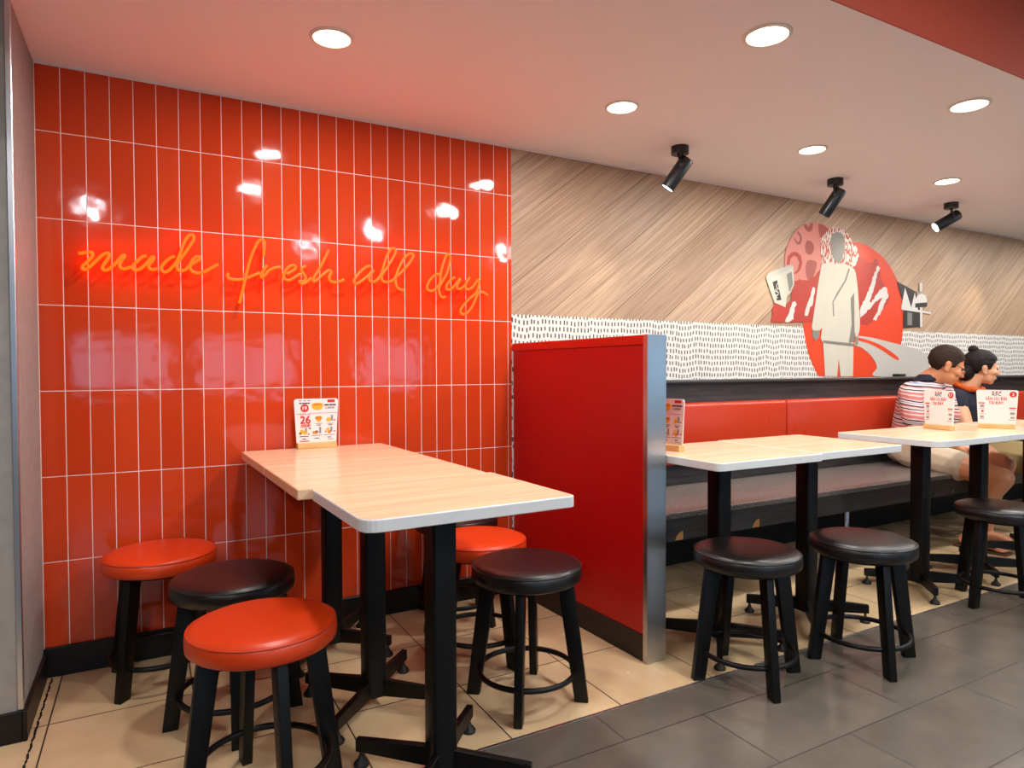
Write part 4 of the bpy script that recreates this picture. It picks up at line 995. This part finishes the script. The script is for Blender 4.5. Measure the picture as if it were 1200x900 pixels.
# hair: a shell over the skull, cut at the hairline
def hair_cap(Fm, s, r=(0.078, 0.100, 0.089), c=(0, -0.013, 0.037), nape=-0.070):
    bm = bmesh.new()
    ell(bm, (0, 0, 0), 1.0, None, 5)
    bmesh.ops.transform(bm, matrix=Matrix.Translation(V(c)) @ Matrix.Diagonal((*r, 1)), verts=bm.verts)
    line = [(-0.2, nape), (-0.045, nape), (-0.028, -0.030), (-0.018, 0.022), (0.008, 0.026), (0.014, -0.012), (0.032, -0.010), (0.040, 0.030), (0.058, 0.056), (0.070, 0.066), (0.2, 0.20)]
    def floor_z(y):
        for (a, p), (b, q) in zip(line[:-1], line[1:]):
            if y <= b: return p + (q - p) * (y - a) / (b - a)
        return 1
    dead = []
    for f in bm.faces:
        m_ = f.calc_center_median()
        if m_.z < floor_z(m_.y) + 0.006 * noise.noise(m_ * 90): dead.append(f)
    bmesh.ops.delete(bm, geom=dead, context='FACES')
    bmesh.ops.solidify(bm, geom=bm.faces[:], thickness=0.010)
    for v in bm.verts:
        d = (v.co - V(c)).normalized()
        v.co += d * (0.0035 * noise.noise(V((v.co.x * 130, v.co.y * 40, v.co.z * 60))) + 0.003 * noise.noise(v.co * 25))
    bmesh.ops.transform(bm, matrix=Fm @ Matrix.Scale(s, 4), verts=bm.verts)
    return bm
obj('hair', off(hair_cap(HF, 1.03), man), M['hair'], man, smooth=True, angle=30)['label'] = 'short dark brown hair'
face_parts(man, HF, 1.03)
bm = bmesh.new()
for sx in (-1, 1):
    t = bmesh.new(); add_torus(t, 0.021, 0.0016, 0.0, 24, 6)
    bmesh.ops.transform(t, matrix=HF @ Matrix.Translation((sx * 0.033, 0.106, 0.004)) @ Matrix.Rotation(math.pi / 2, 4, 'X'), verts=t.verts)
    me = bpy.data.meshes.new('t'); t.to_mesh(me); t.free(); bm.from_mesh(me); bpy.data.meshes.remove(me)
    add_tube(bm, [HF @ V((sx * 0.054, 0.105, 0.008)), HF @ V((sx * 0.080, 0.05, 0.014)), HF @ V((sx * 0.085, -0.012, 0.020))], 0.0018, 6)
add_tube(bm, [HF @ V((-0.012, 0.106, 0.006)), HF @ V((0.012, 0.106, 0.006))], 0.0016, 6)
obj('glasses', off(bm, man), M['rubber'], man, smooth=True)['label'] = 'thin dark framed glasses'
bm = bmesh.new()
for a_ in (ar, al_):
    pl = [(a_.x - 0.045, a_.y + 0.065), (a_.x + 0.045, a_.y + 0.065), (a_.x + 0.05, a_.y - 0.14), (a_.x + 0.035, a_.y - 0.215), (a_.x - 0.035, a_.y - 0.215), (a_.x - 0.05, a_.y - 0.14)]
    lo = [bm.verts.new((x, y, 0.0)) for x, y in pl]; hi = [bm.verts.new((x, y, 0.015)) for x, y in pl]
    bm.faces.new(lo[::-1]); bm.faces.new(hi)
    for i in range(6): bm.faces.new((lo[i], lo[(i + 1) % 6], hi[(i + 1) % 6], hi[i]))
obj('sandals', off(bm, man), M['sandal'], man)

# ---- woman in the navy top
wom = thing('person', 'person in navy top with orange scarf and khaki trousers sitting behind the man', 'person', (5.0, -0.28, BZ))
HW = head_frame((5.03, -0.375, 1.075), D(180 + 44), D(-8))
bm = bmesh.new()
add_head(bm, HW, 0.98)
nw = V((5.0, -0.305, 0.935))
limb(bm, [(nw, 0.058), (V((5.015, -0.345, 1.02)), 0.050)])
limb(bm, [(V((5.0, -0.25, 0.545)), (0.165, 0.125, 0.10)), (V((5.0, -0.255, 0.68)), (0.15, 0.12, 0.10)), (V((5.0, -0.275, 0.82)), (0.155, 0.12, 0.10)), (nw + V((0, 0.01, -0.045)), (0.10, 0.075, 0.05))])
sr2, sl2 = V((4.84, -0.30, 0.865)), V((5.165, -0.31, 0.865))
er2, el2 = V((4.80, -0.40, 0.655)), V((5.21, -0.42, 0.66))
wr2, wl2 = V((4.90, -0.62, 0.70)), V((5.12, -0.62, 0.70))
for a, b, c in ((sr2, er2, wr2), (sl2, el2, wl2)):
    limb(bm, [(a, 0.060), (a * 0.5 + b * 0.5, 0.060), (b, 0.047), (b * 0.6 + c * 0.4, 0.042), (c, 0.027)])
hand(bm, wr2, (0.25, -0.95, 0.05), (0, 0, -1), 0.9, 0.6, 1)
hand(bm, wl2, (-0.25, -0.95, 0.05), (0, 0, -1), 0.9, 0.6, -1)
h2r, h2l = V((4.92, -0.30, 0.53)), V((5.08, -0.30, 0.53))
k2r, k2l = V((4.86, -0.83, 0.47)), V((5.12, -0.83, 0.47))
a2r, a2l = V((4.87, -0.80, 0.095)), V((5.12, -0.80, 0.095))
for h_, k_, a_ in ((h2r, k2r, a2r), (h2l, k2l, a2l)):
    limb(bm, [(h_, 0.085), (k_, 0.06), (k_ * 0.6 + a_ * 0.4 + V((0, 0.02, 0)), 0.055), (a_, 0.035)])
    limb(bm, [(V((a_.x, a_.y + 0.03, 0.045)), 0.033), (V((a_.x, a_.y - 0.07, 0.04)), (0.036, 0.04, 0.028)), (V((a_.x, a_.y - 0.17, 0.03)), (0.04, 0.04, 0.018))])
obj('body', off(fuse(bm, 0.0055, 3), wom), M['skin_pale'], wom, smooth=True, angle=None)['label'] = 'bare skin of head, arms and feet'
bm = bmesh.new()
limb(bm, [(V((5.0, -0.25, 0.54)), (0.18, 0.14, 0.09)), (V((5.0, -0.255, 0.68)), (0.168, 0.138, 0.10)), (V((5.0, -0.275, 0.825)), (0.17, 0.135, 0.105)), (nw + V((0, 0.012, -0.045)), (0.108, 0.085, 0.052))])
for a, b in ((sr2, er2), (sl2, el2)):
    limb(bm, [(V((5.0, -0.28, 0.85)) * 0.4 + a * 0.6, 0.08), (a, 0.072), (a * 0.80 + b * 0.20, 0.069)])
obj('top', off(fuse(bm, 0.007, 5), wom), M['navy'], wom, smooth=True, angle=None)['label'] = 'navy short sleeved top'
bm = bmesh.new()
limb(bm, [(V((5.0, -0.25, 0.535)), (0.178, 0.14, 0.085)), (V((5.0, -0.30, 0.54)), (0.175, 0.13, 0.08))])
for h_, k_, a_ in ((h2r, k2r, a2r), (h2l, k2l, a2l)):
    limb(bm, [(h_, 0.098), (h_ * 0.5 + k_ * 0.5, 0.093), (k_, 0.08), (k_ * 0.5 + a_ * 0.5, 0.078), (k_ * 0.12 + a_ * 0.88, 0.066)])
obj('trousers', off(fuse(bm, 0.007, 5), wom), M['khaki'], wom, smooth=True, angle=None)['label'] = 'khaki trousers'
bm = bmesh.new()
n = 40
ringp = []
for k in range(n + 1):
    a = 2 * math.pi * k / n
    ringp.append(nw + V((0.082 * math.cos(a), 0.078 * math.sin(a) - 0.004, 0.014 + 0.026 * math.sin(a) + 0.004 * math.sin(5 * a))))
add_tube(bm, ringp, 0.019, 12)
add_tube(bm, [nw + V((-0.02, -0.085, -0.005)), nw + V((-0.012, -0.125, -0.05)), nw + V((-0.005, -0.13, -0.10))], 0.02, 12)
obj('scarf', off(bm, wom), M['scarf'], wom, smooth=True)['label'] = 'orange and yellow print scarf'
bm = hair_cap(HW, 0.98, (0.084, 0.106, 0.092), (0, -0.018, 0.042))
t = bmesh.new()
ell(t, HW @ V((0, -0.085, -0.03)), (0.06, 0.05, 0.07), HW.to_3x3().to_4x4(), 3); ell(t, HW @ V((0, -0.07, 0.125)), (0.03, 0.032, 0.026), HW.to_3x3().to_4x4(), 3)
me = bpy.data.meshes.new('t'); t.to_mesh(me); t.free(); bm.from_mesh(me); bpy.data.meshes.remove(me)
obj('hair', off(bm, wom), M['hair_black'], wom, smooth=True, angle=30)['label'] = 'black hair pinned up'
face_parts(wom, HW, 0.98)
